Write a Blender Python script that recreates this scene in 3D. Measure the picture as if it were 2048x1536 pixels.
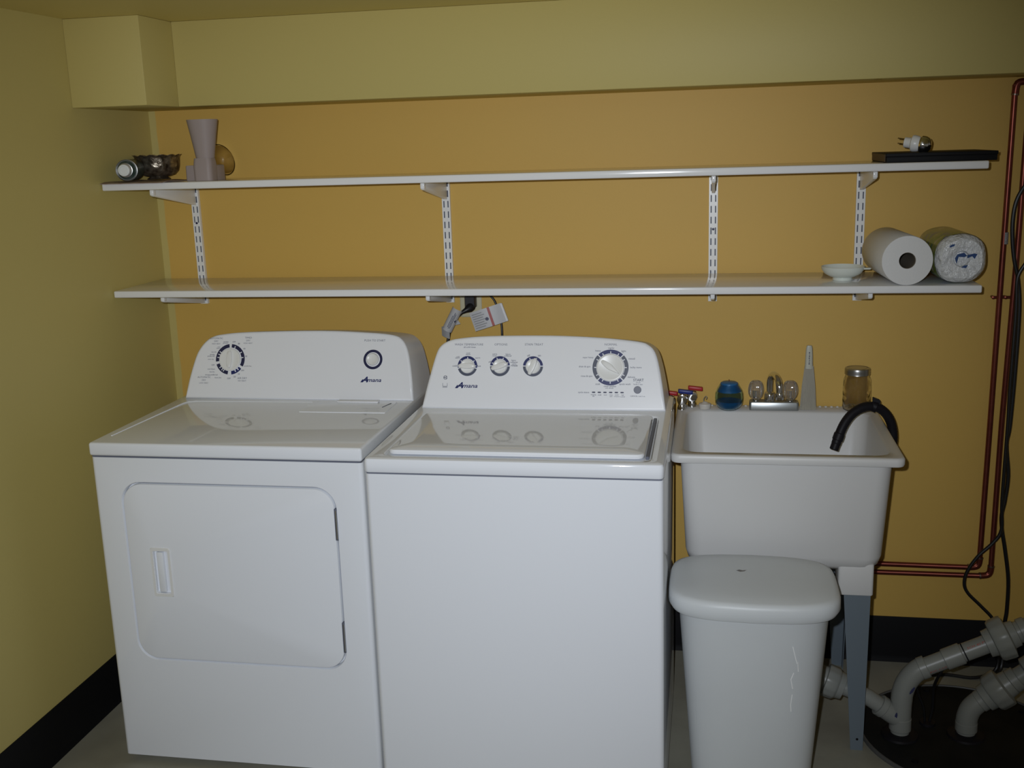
import bpy, bmesh, math, random
from mathutils import Vector, Matrix

random.seed(4)
scene = bpy.context.scene
for o in list(bpy.data.objects):
    bpy.data.objects.remove(o, do_unlink=True)
COL = scene.collection
pi = math.pi

# ------------------------------------------------------------------ camera, light, exposure
CAM = Vector((1.7838, -3.31, 1.6351))
YAW, PITCH, ROLL, FPX = 0.187, -0.2191, -0.0319, 2164.64
f0 = Vector((-math.sin(YAW), math.cos(YAW), 0)); r0 = Vector((math.cos(YAW), math.sin(YAW), 0)); u0 = Vector((0, 0, 1))
FWD = f0 * math.cos(PITCH) + u0 * math.sin(PITCH)
up1 = -f0 * math.sin(PITCH) + u0 * math.cos(PITCH)
RGT = r0 * math.cos(ROLL) + up1 * math.sin(ROLL)
UP = -r0 * math.sin(ROLL) + up1 * math.cos(ROLL)
CAMROT = Matrix((RGT, UP, -FWD)).transposed().to_4x4()
cd = bpy.data.cameras.new('camera')
cd.sensor_width = 36.0
cd.lens = FPX * 36.0 / 2048.0
cd.clip_start = 0.02
cam = bpy.data.objects.new('camera', cd)
cam.matrix_world = Matrix.Translation(CAM) @ CAMROT
COL.objects.link(cam)
scene.camera = cam

world = bpy.data.worlds.new('world')
scene.world = world
world.use_nodes = True
wb = world.node_tree.nodes['Background']
wb.inputs['Color'].default_value = (1.0, 0.93, 0.80, 1)
wb.inputs['Strength'].default_value = 0.10

# the camera's own flash: just left of and above the lens
fl = bpy.data.lights.new('camera_flash', 'SPOT')
fl.energy = 155
fl.color = (0.925, 0.98, 1.06)
fl.shadow_soft_size = 0.012
fl.spot_size = math.radians(80)
fl.spot_blend = 1.0
flash = bpy.data.objects.new('camera_flash', fl)
flash.matrix_world = Matrix.Translation(CAM + RGT * -0.05 + UP * 0.05 + FWD * 0.02) @ CAMROT @ Matrix.Rotation(math.radians(3.2), 4, 'Y') @ Matrix.Rotation(math.radians(-1.0), 4, 'X')
COL.objects.link(flash)

vs = scene.view_settings
vs.view_transform = 'Standard'
vs.look = 'None'
vs.exposure = 0.0
vs.gamma = 1.0
vs.use_curve_mapping = False

# ------------------------------------------------------------------ materials
MATS = {}
def mat(name, col, rough=0.5, metal=0.0, spec=0.5, trans=0.0, ior=1.45, noise=None, bump=None, coat=0.0, alpha=1.0, bdist=0.002):
    """noise = (scale, amount, second colour); bump = (scale, strength)"""
    if name in MATS:
        return MATS[name]
    m = bpy.data.materials.new(name)
    m.use_nodes = True
    nt = m.node_tree
    b = nt.nodes['Principled BSDF']
    b.inputs['Base Color'].default_value = (*col, 1)
    b.inputs['Roughness'].default_value = rough
    b.inputs['Metallic'].default_value = metal
    b.inputs['Specular IOR Level'].default_value = spec
    b.inputs['Transmission Weight'].default_value = trans
    b.inputs['IOR'].default_value = ior
    b.inputs['Coat Weight'].default_value = coat
    b.inputs['Alpha'].default_value = alpha
    if noise or bump:
        tc = nt.nodes.new('ShaderNodeTexCoord')
    if noise:
        n = nt.nodes.new('ShaderNodeTexNoise')
        n.inputs['Scale'].default_value = noise[0]
        n.inputs['Detail'].default_value = 6
        nt.links.new(tc.outputs['Object'], n.inputs['Vector'])
        rp = nt.nodes.new('ShaderNodeMapRange')
        rp.inputs['From Min'].default_value = 0.35
        rp.inputs['From Max'].default_value = 0.7
        rp.inputs['To Max'].default_value = noise[1]
        nt.links.new(n.outputs['Fac'], rp.inputs['Value'])
        mx = nt.nodes.new('ShaderNodeMix')
        mx.data_type = 'RGBA'
        mx.inputs['A'].default_value = (*col, 1)
        mx.inputs['B'].default_value = (*noise[2], 1)
        nt.links.new(rp.outputs['Result'], mx.inputs['Factor'])
        nt.links.new(mx.outputs['Result'], b.inputs['Base Color'])
    if bump:
        n2 = nt.nodes.new('ShaderNodeTexNoise')
        n2.inputs['Scale'].default_value = bump[0]
        n2.inputs['Detail'].default_value = 4
        nt.links.new(tc.outputs['Object'], n2.inputs['Vector'])
        bp = nt.nodes.new('ShaderNodeBump')
        bp.inputs['Strength'].default_value = bump[1]
        bp.inputs['Distance'].default_value = bdist
        nt.links.new(n2.outputs['Fac'], bp.inputs['Height'])
        nt.links.new(bp.outputs['Normal'], b.inputs['Normal'])
    MATS[name] = m
    return m

PALE = (0.57, 0.475, 0.170)
GOLD = (0.66, 0.42, 0.098)
M_pale = mat('pale_yellow_paint', PALE, 0.52, spec=0.35, noise=(1.3, 0.25, (0.54, 0.445, 0.155)), bump=(140, 0.10))
M_ceil = mat('ceiling_paint', (0.72, 0.60, 0.22), 0.5, noise=(1.5, 0.3, (0.68, 0.56, 0.20)), bump=(140, 0.10))
M_enamel = mat('white_enamel', (0.84, 0.865, 0.91), 0.055, spec=0.55)
M_plastic = mat('white_console_plastic', (0.84, 0.85, 0.88), 0.28, spec=0.4)
M_knob = mat('ivory_knob_plastic', (0.80, 0.80, 0.78), 0.3)
M_gap = mat('shadow_gap_grey', (0.12, 0.13, 0.17), 0.5)
M_navy = mat('navy_print', (0.012, 0.020, 0.12), 0.4)
M_ink = mat('black_blue_print', (0.02, 0.022, 0.07), 0.4)
M_greyprint = mat('grey_print', (0.075, 0.085, 0.125), 0.4)
M_text = mat('grey_lettering', (0.18, 0.18, 0.22), 0.5)
M_shelf = mat('white_melamine', (0.86, 0.86, 0.86), 0.12, spec=0.6)
M_bracket = mat('white_powder_coat', (0.84, 0.85, 0.85), 0.3)
M_black = mat('black_vinyl', (0.008, 0.008, 0.009), 0.6, spec=0.15)
M_floor = mat('grey_floor_paint', (0.34, 0.33, 0.265), 0.55, noise=(5.0, 0.8, (0.24, 0.23, 0.185)), bump=(60, 0.2))
M_tub = mat('white_tub_plastic', (0.66, 0.655, 0.64), 0.38, noise=(3, 0.25, (0.61, 0.605, 0.59)))
M_leg = mat('blue_grey_steel', (0.145, 0.18, 0.21), 0.45)
M_bin = mat('pale_grey_bin_plastic', (0.66, 0.69, 0.70), 0.42, noise=(6, 0.35, (0.60, 0.62, 0.63)), bump=(200, 0.05))
M_scuff = mat('grey_scuff', (0.22, 0.21, 0.20), 0.7)
M_scratch = mat('pale_scratch', (0.88, 0.88, 0.86), 0.5)
M_chrome = mat('chrome', (0.75, 0.76, 0.78), 0.08, metal=1.0)
M_steel = mat('dull_steel', (0.55, 0.55, 0.54), 0.3, metal=1.0)
M_copper = mat('copper', (0.24, 0.062, 0.042), 0.33, metal=0.75, noise=(30, 0.6, (0.16, 0.040, 0.030)))
M_solder = mat('solder_grey', (0.25, 0.19, 0.16), 0.35, metal=0.9)
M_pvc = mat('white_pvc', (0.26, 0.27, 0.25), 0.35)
M_red = mat('red_handle', (0.45, 0.025, 0.03), 0.4)
M_blue = mat('blue_handle', (0.02, 0.035, 0.22), 0.4)
M_rubber = mat('black_rubber', (0.010, 0.009, 0.012), 0.5, spec=0.25)
M_cord = mat('black_cord', (0.010, 0.010, 0.011), 0.4)
M_glass = mat('clear_glass', (1, 1, 1), 0.02, trans=1.0, ior=1.45)
M_sump = mat('black_sump_lid', (0.008, 0.009, 0.009), 0.7, spec=0.2, noise=(9, 0.7, (0.022, 0.021, 0.019)))

# back wall: gold paint with the pale paint of the left wall lapping round the corner in a narrow strip
def wall_back_mat():
    m = bpy.data.materials.new('gold_wall_paint')
    m.use_nodes = True
    nt = m.node_tree
    b = nt.nodes['Principled BSDF']
    b.inputs['Roughness'].default_value = 0.55
    b.inputs['Specular IOR Level'].default_value = 0.35
    tc = nt.nodes.new('ShaderNodeTexCoord')
    n = nt.nodes.new('ShaderNodeTexNoise'); n.inputs['Scale'].default_value = 1.6; n.inputs['Detail'].default_value = 5
    nt.links.new(tc.outputs['Object'], n.inputs['Vector'])
    mr = nt.nodes.new('ShaderNodeMapRange'); mr.inputs['From Min'].default_value = 0.35; mr.inputs['From Max'].default_value = 0.7; mr.inputs['To Max'].default_value = 0.35
    nt.links.new(n.outputs['Fac'], mr.inputs['Value'])
    mx = nt.nodes.new('ShaderNodeMix'); mx.data_type = 'RGBA'
    mx.inputs['A'].default_value = (*GOLD, 1); mx.inputs['B'].default_value = (0.60, 0.40, 0.10, 1)
    nt.links.new(mr.outputs['Result'], mx.inputs['Factor'])
    # wavering painted edge near x = 0.026
    sx = nt.nodes.new('ShaderNodeSeparateXYZ'); nt.links.new(tc.outputs['Object'], sx.inputs['Vector'])
    n2 = nt.nodes.new('ShaderNodeTexNoise'); n2.inputs['Scale'].default_value = 7; nt.links.new(tc.outputs['Object'], n2.inputs['Vector'])
    ma = nt.nodes.new('ShaderNodeMath'); ma.operation = 'MULTIPLY_ADD'; ma.inputs[1].default_value = 0.012; nt.links.new(n2.outputs['Fac'], ma.inputs[0]); nt.links.new(sx.outputs['X'], ma.inputs[2])
    m2 = nt.nodes.new('ShaderNodeMapRange'); m2.inputs['From Min'].default_value = 0.027; m2.inputs['From Max'].default_value = 0.031
    nt.links.new(ma.outputs['Value'], m2.inputs['Value'])
    mx2 = nt.nodes.new('ShaderNodeMix'); mx2.data_type = 'RGBA'
    mx2.inputs['A'].default_value = (*PALE, 1)
    nt.links.new(mx.outputs['Result'], mx2.inputs['B']); nt.links.new(m2.outputs['Result'], mx2.inputs['Factor'])
    nt.links.new(mx2.outputs['Result'], b.inputs['Base Color'])
    n3 = nt.nodes.new('ShaderNodeTexNoise'); n3.inputs['Scale'].default_value = 140; nt.links.new(tc.outputs['Object'], n3.inputs['Vector'])
    bp = nt.nodes.new('ShaderNodeBump'); bp.inputs['Strength'].default_value = 0.10; bp.inputs['Distance'].default_value = 0.002
    nt.links.new(n3.outputs['Fac'], bp.inputs['Height']); nt.links.new(bp.outputs['Normal'], b.inputs['Normal'])
    return m
M_gold = wall_back_mat()

# ------------------------------------------------------------------ helpers
def finish(bm, name, material, base, parent, angle=35, bevel=None, smooth=True):
    if bevel:
        bmesh.ops.remove_doubles(bm, verts=bm.verts, dist=1e-6)
        bmesh.ops.recalc_face_normals(bm, faces=bm.faces)
        bm.normal_update()
        es = [e for e in bm.edges if len(e.link_faces) == 2 and e.calc_face_angle(0) > math.radians(50)]
        bmesh.ops.bevel(bm, geom=es, offset=bevel[0], segments=bevel[1], profile=0.5, affect='EDGES', clamp_overlap=True)
    bmesh.ops.recalc_face_normals(bm, faces=bm.faces)
    for v in bm.verts:
        v.co -= base
    bm.normal_update()
    for e in bm.edges:
        if len(e.link_faces) == 2:
            e.smooth = e.calc_face_angle(0) < math.radians(angle)
    for f in bm.faces:
        f.smooth = smooth and any(e.smooth and len(e.link_faces) == 2 for e in f.edges)
    me = bpy.data.meshes.new(name)
    bm.to_mesh(me)
    bm.free()
    me.materials.append(material)
    o = bpy.data.objects.new(name, me)
    COL.objects.link(o)
    if parent is not None:
        o.parent = parent
    else:
        o.location = base
    return o

BASE = {}
def thing(name, base, label, cat, group=None):
    o = bpy.data.objects.new(name, None)
    o.empty_display_size = 0.05
    COL.objects.link(o)
    o.location = base
    o['label'] = label
    o['category'] = cat
    if group:
        o['group'] = group
    BASE[o.name] = Vector(base)
    return o

def part(parent, name, bm, material, **k):
    """bm is in world coordinates; the part is stored relative to its thing's base"""
    base = BASE[parent.name]
    o = finish(bm, name, material, base, parent, **k)
    BASE[o.name] = base
    return o

def solo(name, bm, material, base, label, cat, group=None, **k):
    o = finish(bm, name, material, Vector(base), None, **k)
    BASE[o.name] = Vector(base)
    o['label'] = label
    o['category'] = cat
    if group:
        o['group'] = group
    return o

def struct(name, bm, material, label=None, **k):
    o = finish(bm, name, material, Vector((0, 0, 0)), None, **k)
    BASE[o.name] = Vector((0, 0, 0))
    o['kind'] = 'structure'
    if label:
        o['label'] = label
    return o

def NB():
    return bmesh.new()

def box(bm, x0, x1, y0, y1, z0, z1):
    vs_ = [bm.verts.new((x, y, z)) for x in (x0, x1) for y in (y0, y1) for z in (z0, z1)]
    for f in ((0, 1, 3, 2), (4, 6, 7, 5), (0, 4, 5, 1), (2, 3, 7, 6), (0, 2, 6, 4), (1, 5, 7, 3)):
        bm.faces.new([vs_[i] for i in f])
    return vs_

def BX(*a):
    bm = NB(); box(bm, *a); return bm

def loft(bm, loops, cap0=True, cap1=True, closed=True, fan=False):
    rows = [[bm.verts.new(p) for p in lp] for lp in loops]
    n = len(rows[0])
    for a, b in zip(rows, rows[1:]):
        for i in range(n if closed else n - 1):
            j = (i + 1) % n
            bm.faces.new((a[i], a[j], b[j], b[i]))
    for want, row in ((cap0, rows[0][::-1]), (cap1, rows[-1])):
        if not want:
            continue
        if fan:
            c = bm.verts.new(sum((v.co for v in row), Vector()) / n)
            for i in range(n):
                bm.faces.new((row[i], row[(i + 1) % n], c))
        else:
            bm.faces.new(row)
    return rows

def rrect(cx, cy, hx, hy, r, n=6):
    r = min(r, hx - 1e-5, hy - 1e-5)
    out = []
    for qx, qy, a0 in ((1, 1, 0), (-1, 1, pi / 2), (-1, -1, pi), (1, -1, 1.5 * pi)):
        for i in range(n + 1):
            a = a0 + i * pi / 2 / n
            out.append((cx + qx * (hx - r) + r * math.cos(a), cy + qy * (hy - r) + r * math.sin(a)))
    return out

def rrect_rect(cx, cy, hx, hy, n=6):
    """points on a plain rectangle matching rrect() one to one"""
    out = []
    for k, (qx, qy) in enumerate(((1, 1), (-1, 1), (-1, -1), (1, -1))):
        for i in range(n + 1):
            out.append((cx + qx * hx, cy + qy * hy))
    return out

def frame(d):
    d = d.normalized()
    a = Vector((0, 0, 1)) if abs(d.z) < 0.9 else Vector((1, 0, 0))
    u = d.cross(a).normalized()
    return u, d.cross(u).normalized()

def catmull(pts, sub=6):
    P = [Vector(p) for p in pts]
    out = []
    for i in range(len(P) - 1):
        p0 = P[max(i - 1, 0)]; p1 = P[i]; p2 = P[i + 1]; p3 = P[min(i + 2, len(P) - 1)]
        for s in range(sub):
            t = s / sub
            out.append(0.5 * ((2 * p1) + (-p0 + p2) * t + (2 * p0 - 5 * p1 + 4 * p2 - p3) * t * t + (-p0 + 3 * p1 - 3 * p2 + p3) * t ** 3))
    out.append(P[-1])
    return out

def tube(bm, pts, r, seg=12, smooth=0, cap=True):
    P = catmull(pts, smooth) if smooth else [Vector(p) for p in pts]
    R = r if isinstance(r, (list, tuple)) else [r] * len(P)
    u = None
    loops = []
    for i, p in enumerate(P):
        d = (P[min(i + 1, len(P) - 1)] - P[max(i - 1, 0)])
        if d.length < 1e-9:
            d = Vector((0, 0, 1))
        d.normalize()
        if u is None:
            u, v = frame(d)
        else:
            u = (u - d * u.dot(d)).normalized()
            v = d.cross(u)
        loops.append([p + (u * math.cos(2 * pi * k / seg) + v * math.sin(2 * pi * k / seg)) * R[i] for k in range(seg)])
    return loft(bm, loops, cap, cap)

def TB(pts, r, seg=12, smooth=0):
    bm = NB(); tube(bm, pts, r, seg, smooth); return bm

def lathe(bm, prof, mtx, seg=32, wob=None, cap0=True, cap1=True):
    """prof = [(radius, height)], spun about local z of mtx"""
    loops = []
    for r, h in prof:
        lp = []
        for k in range(seg):
            a = 2 * pi * k / seg
            rr, hh = (r, h) if wob is None else wob(r, h, a)
            lp.append(mtx @ Vector((rr * math.cos(a), rr * math.sin(a), hh)))
        loops.append(lp)
    return loft(bm, loops, cap0, cap1)

def LT(prof, mtx, seg=32, **k):
    bm = NB(); lathe(bm, prof, mtx, seg, **k); return bm

def AX(pos, d, upv=None):
    """matrix with local z along d at pos"""
    d = Vector(d).normalized()
    u, v = frame(d)
    if upv is not None:
        v = Vector(upv); v = (v - d * v.dot(d)).normalized(); u = v.cross(d)
    return Matrix.Translation(Vector(pos)) @ Matrix((u, v, d)).transposed().to_4x4()

def dup(root, base, label=None):
    r = root.copy(); COL.objects.link(r); r.location = base
    if label:
        r['label'] = label
    for ch in list(root.children):
        c = ch.copy(); COL.objects.link(c); c.parent = r
        for g in list(ch.children):
            d = g.copy(); COL.objects.link(d); d.parent = c
    return r

_txt = {}
def text_tris(s, bold=0.0, shear=0.0):
    key = (s, bold, shear)
    if key not in _txt:
        cu = bpy.data.curves.new('t', 'FONT')
        cu.body = s; cu.size = 1.0; cu.offset = bold; cu.shear = shear; cu.resolution_u = 2
        ob = bpy.data.objects.new('t', cu); COL.objects.link(ob)
        dg = bpy.context.evaluated_depsgraph_get()
        me = bpy.data.meshes.new_from_object(ob.evaluated_get(dg))
        vs_ = [v.co.copy() for v in me.vertices]; fs = [tuple(p.vertices) for p in me.polygons]
        bpy.data.objects.remove(ob); bpy.data.curves.remove(cu); bpy.data.meshes.remove(me)
        _txt[key] = (vs_, fs)
    return _txt[key]

def text_add(bm, s, fn, cx, cy, width=None, height=None, bold=0.0, shear=0.0, ang=0.0):
    """lettering centred on (cx, cy) of a surface; fn(x, y) gives the point on the surface"""
    vs_, fs = text_tris(s, bold, shear)
    if not vs_:
        return
    x0 = min(v.x for v in vs_); x1 = max(v.x for v in vs_); y0 = min(v.y for v in vs_); y1 = max(v.y for v in vs_)
    k = width / (x1 - x0) if width else height / (y1 - y0)
    ky = height / (y1 - y0) if height else k
    ca, sa = math.cos(ang), math.sin(ang)
    nv = []
    for v in vs_:
        a = (v.x - (x0 + x1) / 2) * k; b = (v.y - (y0 + y1) / 2) * ky
        nv.append(bm.verts.new(fn(cx + a * ca - b * sa, cy + a * sa + b * ca)))
    for f in fs:
        try:
            bm.faces.new([nv[i] for i in f])
        except ValueError:
            pass

# ------------------------------------------------------------------ the room
struct('floor', BX(-0.1, 4.6, -5.2, 0.1, -0.05, 0.0), M_floor)
struct('wall_back', BX(-0.1, 4.6, 0.0, 0.1, 0.0, 2.0096), M_gold)
struct('wall_left', BX(-0.1, 0.0, -5.2, 0.0, 0.0, 2.0096), M_pale)
struct('ceiling', BX(-0.1, 4.6, -5.2, 0.1, 2.0096, 2.06), M_ceil)
struct('trim_1', BX(0.2292, 4.6, -0.2434, 0.0, 1.7692, 2.0096), M_pale, 'pale yellow boxed soffit running along the top of the gold wall', bevel=(0.003, 2))
struct('trim_2', BX(0.0, 0.2292, -0.4298, 0.0, 1.7692, 2.0096), M_pale, 'pale yellow box built into the upper left corner', bevel=(0.003, 2))
def baseboard(axis):
    prof = [(0.0, 0.0), (0.012, 0.0), (0.006, 0.010), (0.0045, 0.02), (0.0045, 0.146), (0.003, 0.1493), (0.0, 0.1493)]
    bm = NB()
    if axis == 'back':
        loft(bm, [[(x, -d, z) for d, z in prof] for x in (0.005, 4.6)])
    else:
        loft(bm, [[(d, y, z) for d, z in prof] for y in (0.0, -5.2)])
    return bm
struct('baseboard_back', baseboard('back'), M_black)
struct('baseboard_left', baseboard('left'), M_black)

# ------------------------------------------------------------------ consoles
def face_fn(yb, zb, dy, dz):
    L = math.hypot(dy, dz); ey, ez = dy / L, dz / L
    def F(x, s, h=0.0):
        return Vector((x, yb + s * ey - h * ez, zb + s * ez + h * ey))
    return F
FD = face_fn(-0.362, 0.914, 0.057, 0.176)
FW = face_fn(-0.484, 0.924, 0.054, 0.161)

def densify(pts, sub=4):
    return [(p.x, p.y) for p in catmull([(a, b, 0) for a, b in pts], sub)]

def console_body(outline, F, zb, yback, flare):
    outline = [outline[0]] + outline[3:-3] + [outline[-1]]      # leave room at the foot for the rounded edge
    n = len(outline)
    cx = sum(p[0] for p in outline) / n
    cs = sum(p[1] for p in outline) / n
    def off(d):
        res = []
        for i in range(n):
            a = outline[(i - 1) % n]; b = outline[(i + 1) % n]
            p_ = outline[i]
            t = (Vector((p_[0] - a[0], p_[1] - a[1], 0)).normalized() + Vector((b[0] - p_[0], b[1] - p_[1], 0)).normalized()).normalized()
            nn = Vector((t.y, -t.x, 0))
            if nn.x * (outline[i][0] - cx) + nn.y * (outline[i][1] - cs) < 0:
                nn = -nn
            res.append((outline[i][0] - nn.x * d, max(outline[i][1] - nn.y * d, 0.0)))
        return res
    loops = []
    for d, h in ((0.009, 0.0), (0.007, 0.0), (0.003, -0.0012), (0.0008, -0.004), (0.0, -0.008)):
        loops.append([F(x, s, h) for x, s in off(d)])
    front = [F(x, s, -0.008) for x, s in outline]
    for t in (0.5, 1.0):
        lp = []
        for (x, s), p in zip(outline, front):
            z = zb + (p.z - zb) * (1 - 0.10 * t)
            xx = cx + (x - cx) * (1 + flare * t)
            lp.append(Vector((xx, p.y + (yback - p.y) * t, max(z, zb))))
        loops.append(lp)
    for lp in loops:
        for p in lp:
            p.z = max(p.z, zb)
    bm = NB()
    loft(bm, loops, cap0=False)
    bm.faces.new([bm.verts.new(p) for p in loops[0]])      # flat front of the panel
    return bm

def ring_seg(bm, F, cx, cs, r0_, r1_, a0, a1, h, n=None):
    n = n or max(2, int(abs(a1 - a0) / math.radians(6)))
    rows = []
    for i in range(n + 1):
        a = a0 + (a1 - a0) * i / n
        rows.append((bm.verts.new(F(cx + r0_ * math.cos(a), cs + r0_ * math.sin(a), h)), bm.verts.new(F(cx + r1_ * math.cos(a), cs + r1_ * math.sin(a), h))))
    for (a, b), (c, d) in zip(rows, rows[1:]):
        bm.faces.new((a, b, d, c))

def ring_ticked(bm, F, cx, cs, ri, ro, a0, a1, ticks, h, tw=4.0, deep=0.62):
    """printed ring segment, notched on its inner side at the tick angles (degrees)"""
    rm = ri + (ro - ri) * deep
    ring_seg(bm, F, cx, cs, rm, ro, math.radians(a0), math.radians(a1), h)
    cuts = sorted(ticks)
    prev = a0
    for t in cuts + [None]:
        end = a1 if t is None else t - tw / 2
        if end > prev:
            ring_seg(bm, F, cx, cs, ri, rm, math.radians(prev), math.radians(end), h)
        if t is not None:
            prev = t + tw / 2

def knob(parent, F, cx, cs, r, h, ang, gl, gw, point=1.0, name='dial_knob'):
    M = Matrix.Translation(F(cx, cs, 0))
    ex = F(1, 0, 0) - F(0, 0, 0); es = F(0, 1, 0) - F(0, 0, 0); en = F(0, 0, 1) - F(0, 0, 0)
    mt = M @ Matrix((ex, es, en)).transposed().to_4x4()
    k = part(parent, name, LT([(r, 0.0), (r, h * 0.7), (r * 0.97, h * 0.92), (r * 0.9, h), (r * 0.86, h * 0.93), (0.001, h * 0.93)], mt, 36), M_knob)
    ca, sa = math.cos(ang), math.sin(ang)
    lo = []
    for sc, hh in ((1.0, h * 0.9), (0.97, h * 1.9), (0.86, h * 2.15), (0.6, h * 2.2)):
        lp = []
        for i in range(24):
            a = 2 * pi * i / 24
            px = gl * math.cos(a) * sc
            w = gw * (1.0 if px < 0 else 1.0 - (1 - point) * (px / gl))
            py = w * math.copysign(abs(math.sin(a)) ** 0.7, math.sin(a)) * sc
            lp.append(mt @ Vector((px * ca - py * sa, px * sa + py * ca, hh)))
        lo.append(lp)
    bm = NB(); loft(bm, lo)
    part(k, 'grip', bm, M_knob)
    return k

# ------------------------------------------------------------------ dryer
DX0, DX1, DYF, DYB = 0.2014, 0.9364, -0.8562, -0.145
dry = thing('clothes_dryer', ((DX0 + DX1) / 2, (DYF + DYB) / 2, 0), 'white clothes dryer with a square front door and one large dial, by the left wall', 'dryer')
def appliance_body(x0, x1, yf, yb, z0, z1, hole=None, rc=0.012):
    """sheet-metal cabinet with rounded front corners; hole = (cx, cz, hx, hz, r, depth) in the front"""
    bm = NB()
    sec = []
    for i in range(5):
        a = pi + i * pi / 8
        sec.append((x0 + rc + rc * math.cos(a), yf + rc + rc * math.sin(a)))
    for i in range(5):
        a = 1.5 * pi + i * pi / 8
        sec.append((x1 - rc + rc * math.cos(a), yf + rc + rc * math.sin(a)))
    sec += [(x1, yb), (x0, yb)]
    lo = [bm.verts.new((x, y, z0)) for x, y in sec]
    hi = [bm.verts.new((x, y, z1)) for x, y in sec]
    n = len(sec)
    for i in range(n):
        if hole and i == 4:
            continue
        j = (i + 1) % n
        bm.faces.new((lo[i], lo[j], hi[j], hi[i]))
    bm.faces.new(lo[::-1]); bm.faces.new(hi)
    if hole:
        cx, cz, hx, hz, r, dep = hole
        N = 8
        inner = rrect(cx, cz, hx, hz, r, N)
        outc = [(x1 - rc, z1), (x0 + rc, z1), (x0 + rc, z0), (x1 - rc, z0)]
        corner = [hi[5], hi[4], lo[4], lo[5]]
        iv = [bm.verts.new((x, yf, z)) for x, z in inner]
        # a rounded lip rolling into the recess
        iv2 = [bm.verts.new((cx + (x - cx) * 0.9955, yf + 0.0022, cz + (z - cz) * 0.9955)) for x, z in inner]
        iv3 = [bm.verts.new((cx + (x - cx) * 0.994, yf + dep, cz + (z - cz) * 0.994)) for x, z in inner]
        m = N + 1
        for q in range(4):
            for i in range(N):
                bm.faces.new((corner[q], iv[q * m + i], iv[q * m + i + 1]))
            a = q * m + N; b = ((q + 1) % 4) * m
            bm.faces.new((corner[q], iv[a], iv[b], corner[(q + 1) % 4]))
        T = len(iv)
        for A, B in ((iv, iv2), (iv2, iv3)):
            for i in range(T):
                j = (i + 1) % T
                bm.faces.new((A[i], A[j], B[j], B[i]))
        bm.faces.new(iv3)
    return bm
DCX, DCZ, DHX, DHZ = 0.5685, 0.5605, 0.2935, 0.2495
part(dry, 'cabinet', appliance_body(DX0, DX1, DYF, DYB, 0.022, 0.8745, (DCX, DCZ, DHX + 0.0004, DHZ + 0.0004, 0.058, 0.02)), M_enamel)
for sx in (DX0 + 0.05, DX1 - 0.05):
    for sy in (DYF + 0.06, DYB - 0.06):
        part(dry, 'foot', LT([(0.02, 0.0), (0.02, 0.012), (0.008, 0.014), (0.008, 0.023)], Matrix.Translation((sx, sy, 0)), 14), M_black)
part(dry, 'top_panel', BX(DX0 - 0.001, DX1 + 0.001, DYF - 0.004, DYB, 0.8785, 0.914), M_enamel, bevel=(0.007, 3))
part(dry, 'seam', BX(DX0 + 0.004, DX1 - 0.004, DYF + 0.004, DYB - 0.01, 0.872, 0.880), M_gap)
# door: a plate with rolled edges and an opening for the recessed pull
def plate_with_hole(cx, cz, hx, hz, r, y0, y1, hole, N=8):
    bm = NB()
    def lp(k, y):
        return [bm.verts.new((x, y, z)) for x, z in rrect(cx, cz, hx - k, hz - k, r - k, N)]
    A = lp(0.0, y1); B = lp(0.0, y0 + 0.004); C = lp(0.0015, y0 + 0.001); D = lp(0.005, y0)
    for P_, Q in ((A, B), (B, C), (C, D)):
        for i in range(len(P_)):
            j = (i + 1) % len(P_)
            bm.faces.new((P_[i], P_[j], Q[j], Q[i]))
    bm.faces.new(A[::-1])
    hx0, hx1, hz0, hz1 = hole
    H = [bm.verts.new((x, y0, z)) for x, z in ((hx1, hz1), (hx0, hz1), (hx0, hz0), (hx1, hz0))]
    H2 = [bm.verts.new((x, y0 + 0.009, z)) for x, z in ((hx1 - .004, hz1), (hx0, hz1), (hx0, hz0), (hx1 - .004, hz0))]
    m = N + 1
    for q in range(4):
        for i in range(N):
            bm.faces.new((H[q], D[q * m + i], D[q * m + i + 1]))
        bm.faces.new((H[q], D[q * m + N], D[((q + 1) % 4) * m], H[(q + 1) % 4]))
        bm.faces.new((H[q], H[(q + 1) % 4], H2[(q + 1) % 4], H2[q]))
    bm.faces.new(H2)
    return bm
door = part(dry, 'door', plate_with_hole(DCX, DCZ, DHX - 0.0052, DHZ - 0.0052, 0.054, DYF - 0.0015, DYF + 0.014, (0.350, 0.389, 0.505, 0.622)), M_enamel)
bm = NB()
yy = DYF - 0.0015
o_ = rrect(0.3695, 0.5635, 0.0285, 0.0685, 0.006, 4); i_ = rrect(0.3695, 0.5635, 0.0195, 0.0585, 0.004, 4)
loft(bm, [[(x, yy + 0.0004, z) for x, z in o_], [(x, yy - 0.0022, z) for x, z in rrect(0.3695, 0.5635, 0.0272, 0.0672, 0.006, 4)],
          [(x, yy - 0.0022, z) for x, z in rrect(0.3695, 0.5635, 0.0212, 0.0602, 0.004, 4)], [(x, yy + 0.008, z) for x, z in i_]], False, False)
part(door, 'handle_bezel', bm, M_knob)
bm = NB()
loft(bm, [[(x, y, z) for x, y in ((0.357, yy + 0.001), (0.3755, yy - 0.0005), (0.377, yy + 0.008), (0.357, yy + 0.0085))] for z in (0.508, 0.619)])
part(door, 'handle_grip', bm, M_enamel, bevel=(0.002, 2))
for z0, z1 in ((0.6707, 0.754), (0.3637, 0.4469)):
    hg = part(dry, 'hinge', BX(0.8555, 0.8625, DYF - 0.0035, DYF + 0.01, z0, z1), M_gap, bevel=(0.0012, 2))
    part(hg, 'hinge_barrel', TB([(0.8605, DYF - 0.0035, z0 + 0.004), (0.8605, DYF - 0.0035, z1 - 0.004)], 0.0018, 8), M_steel)
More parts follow.
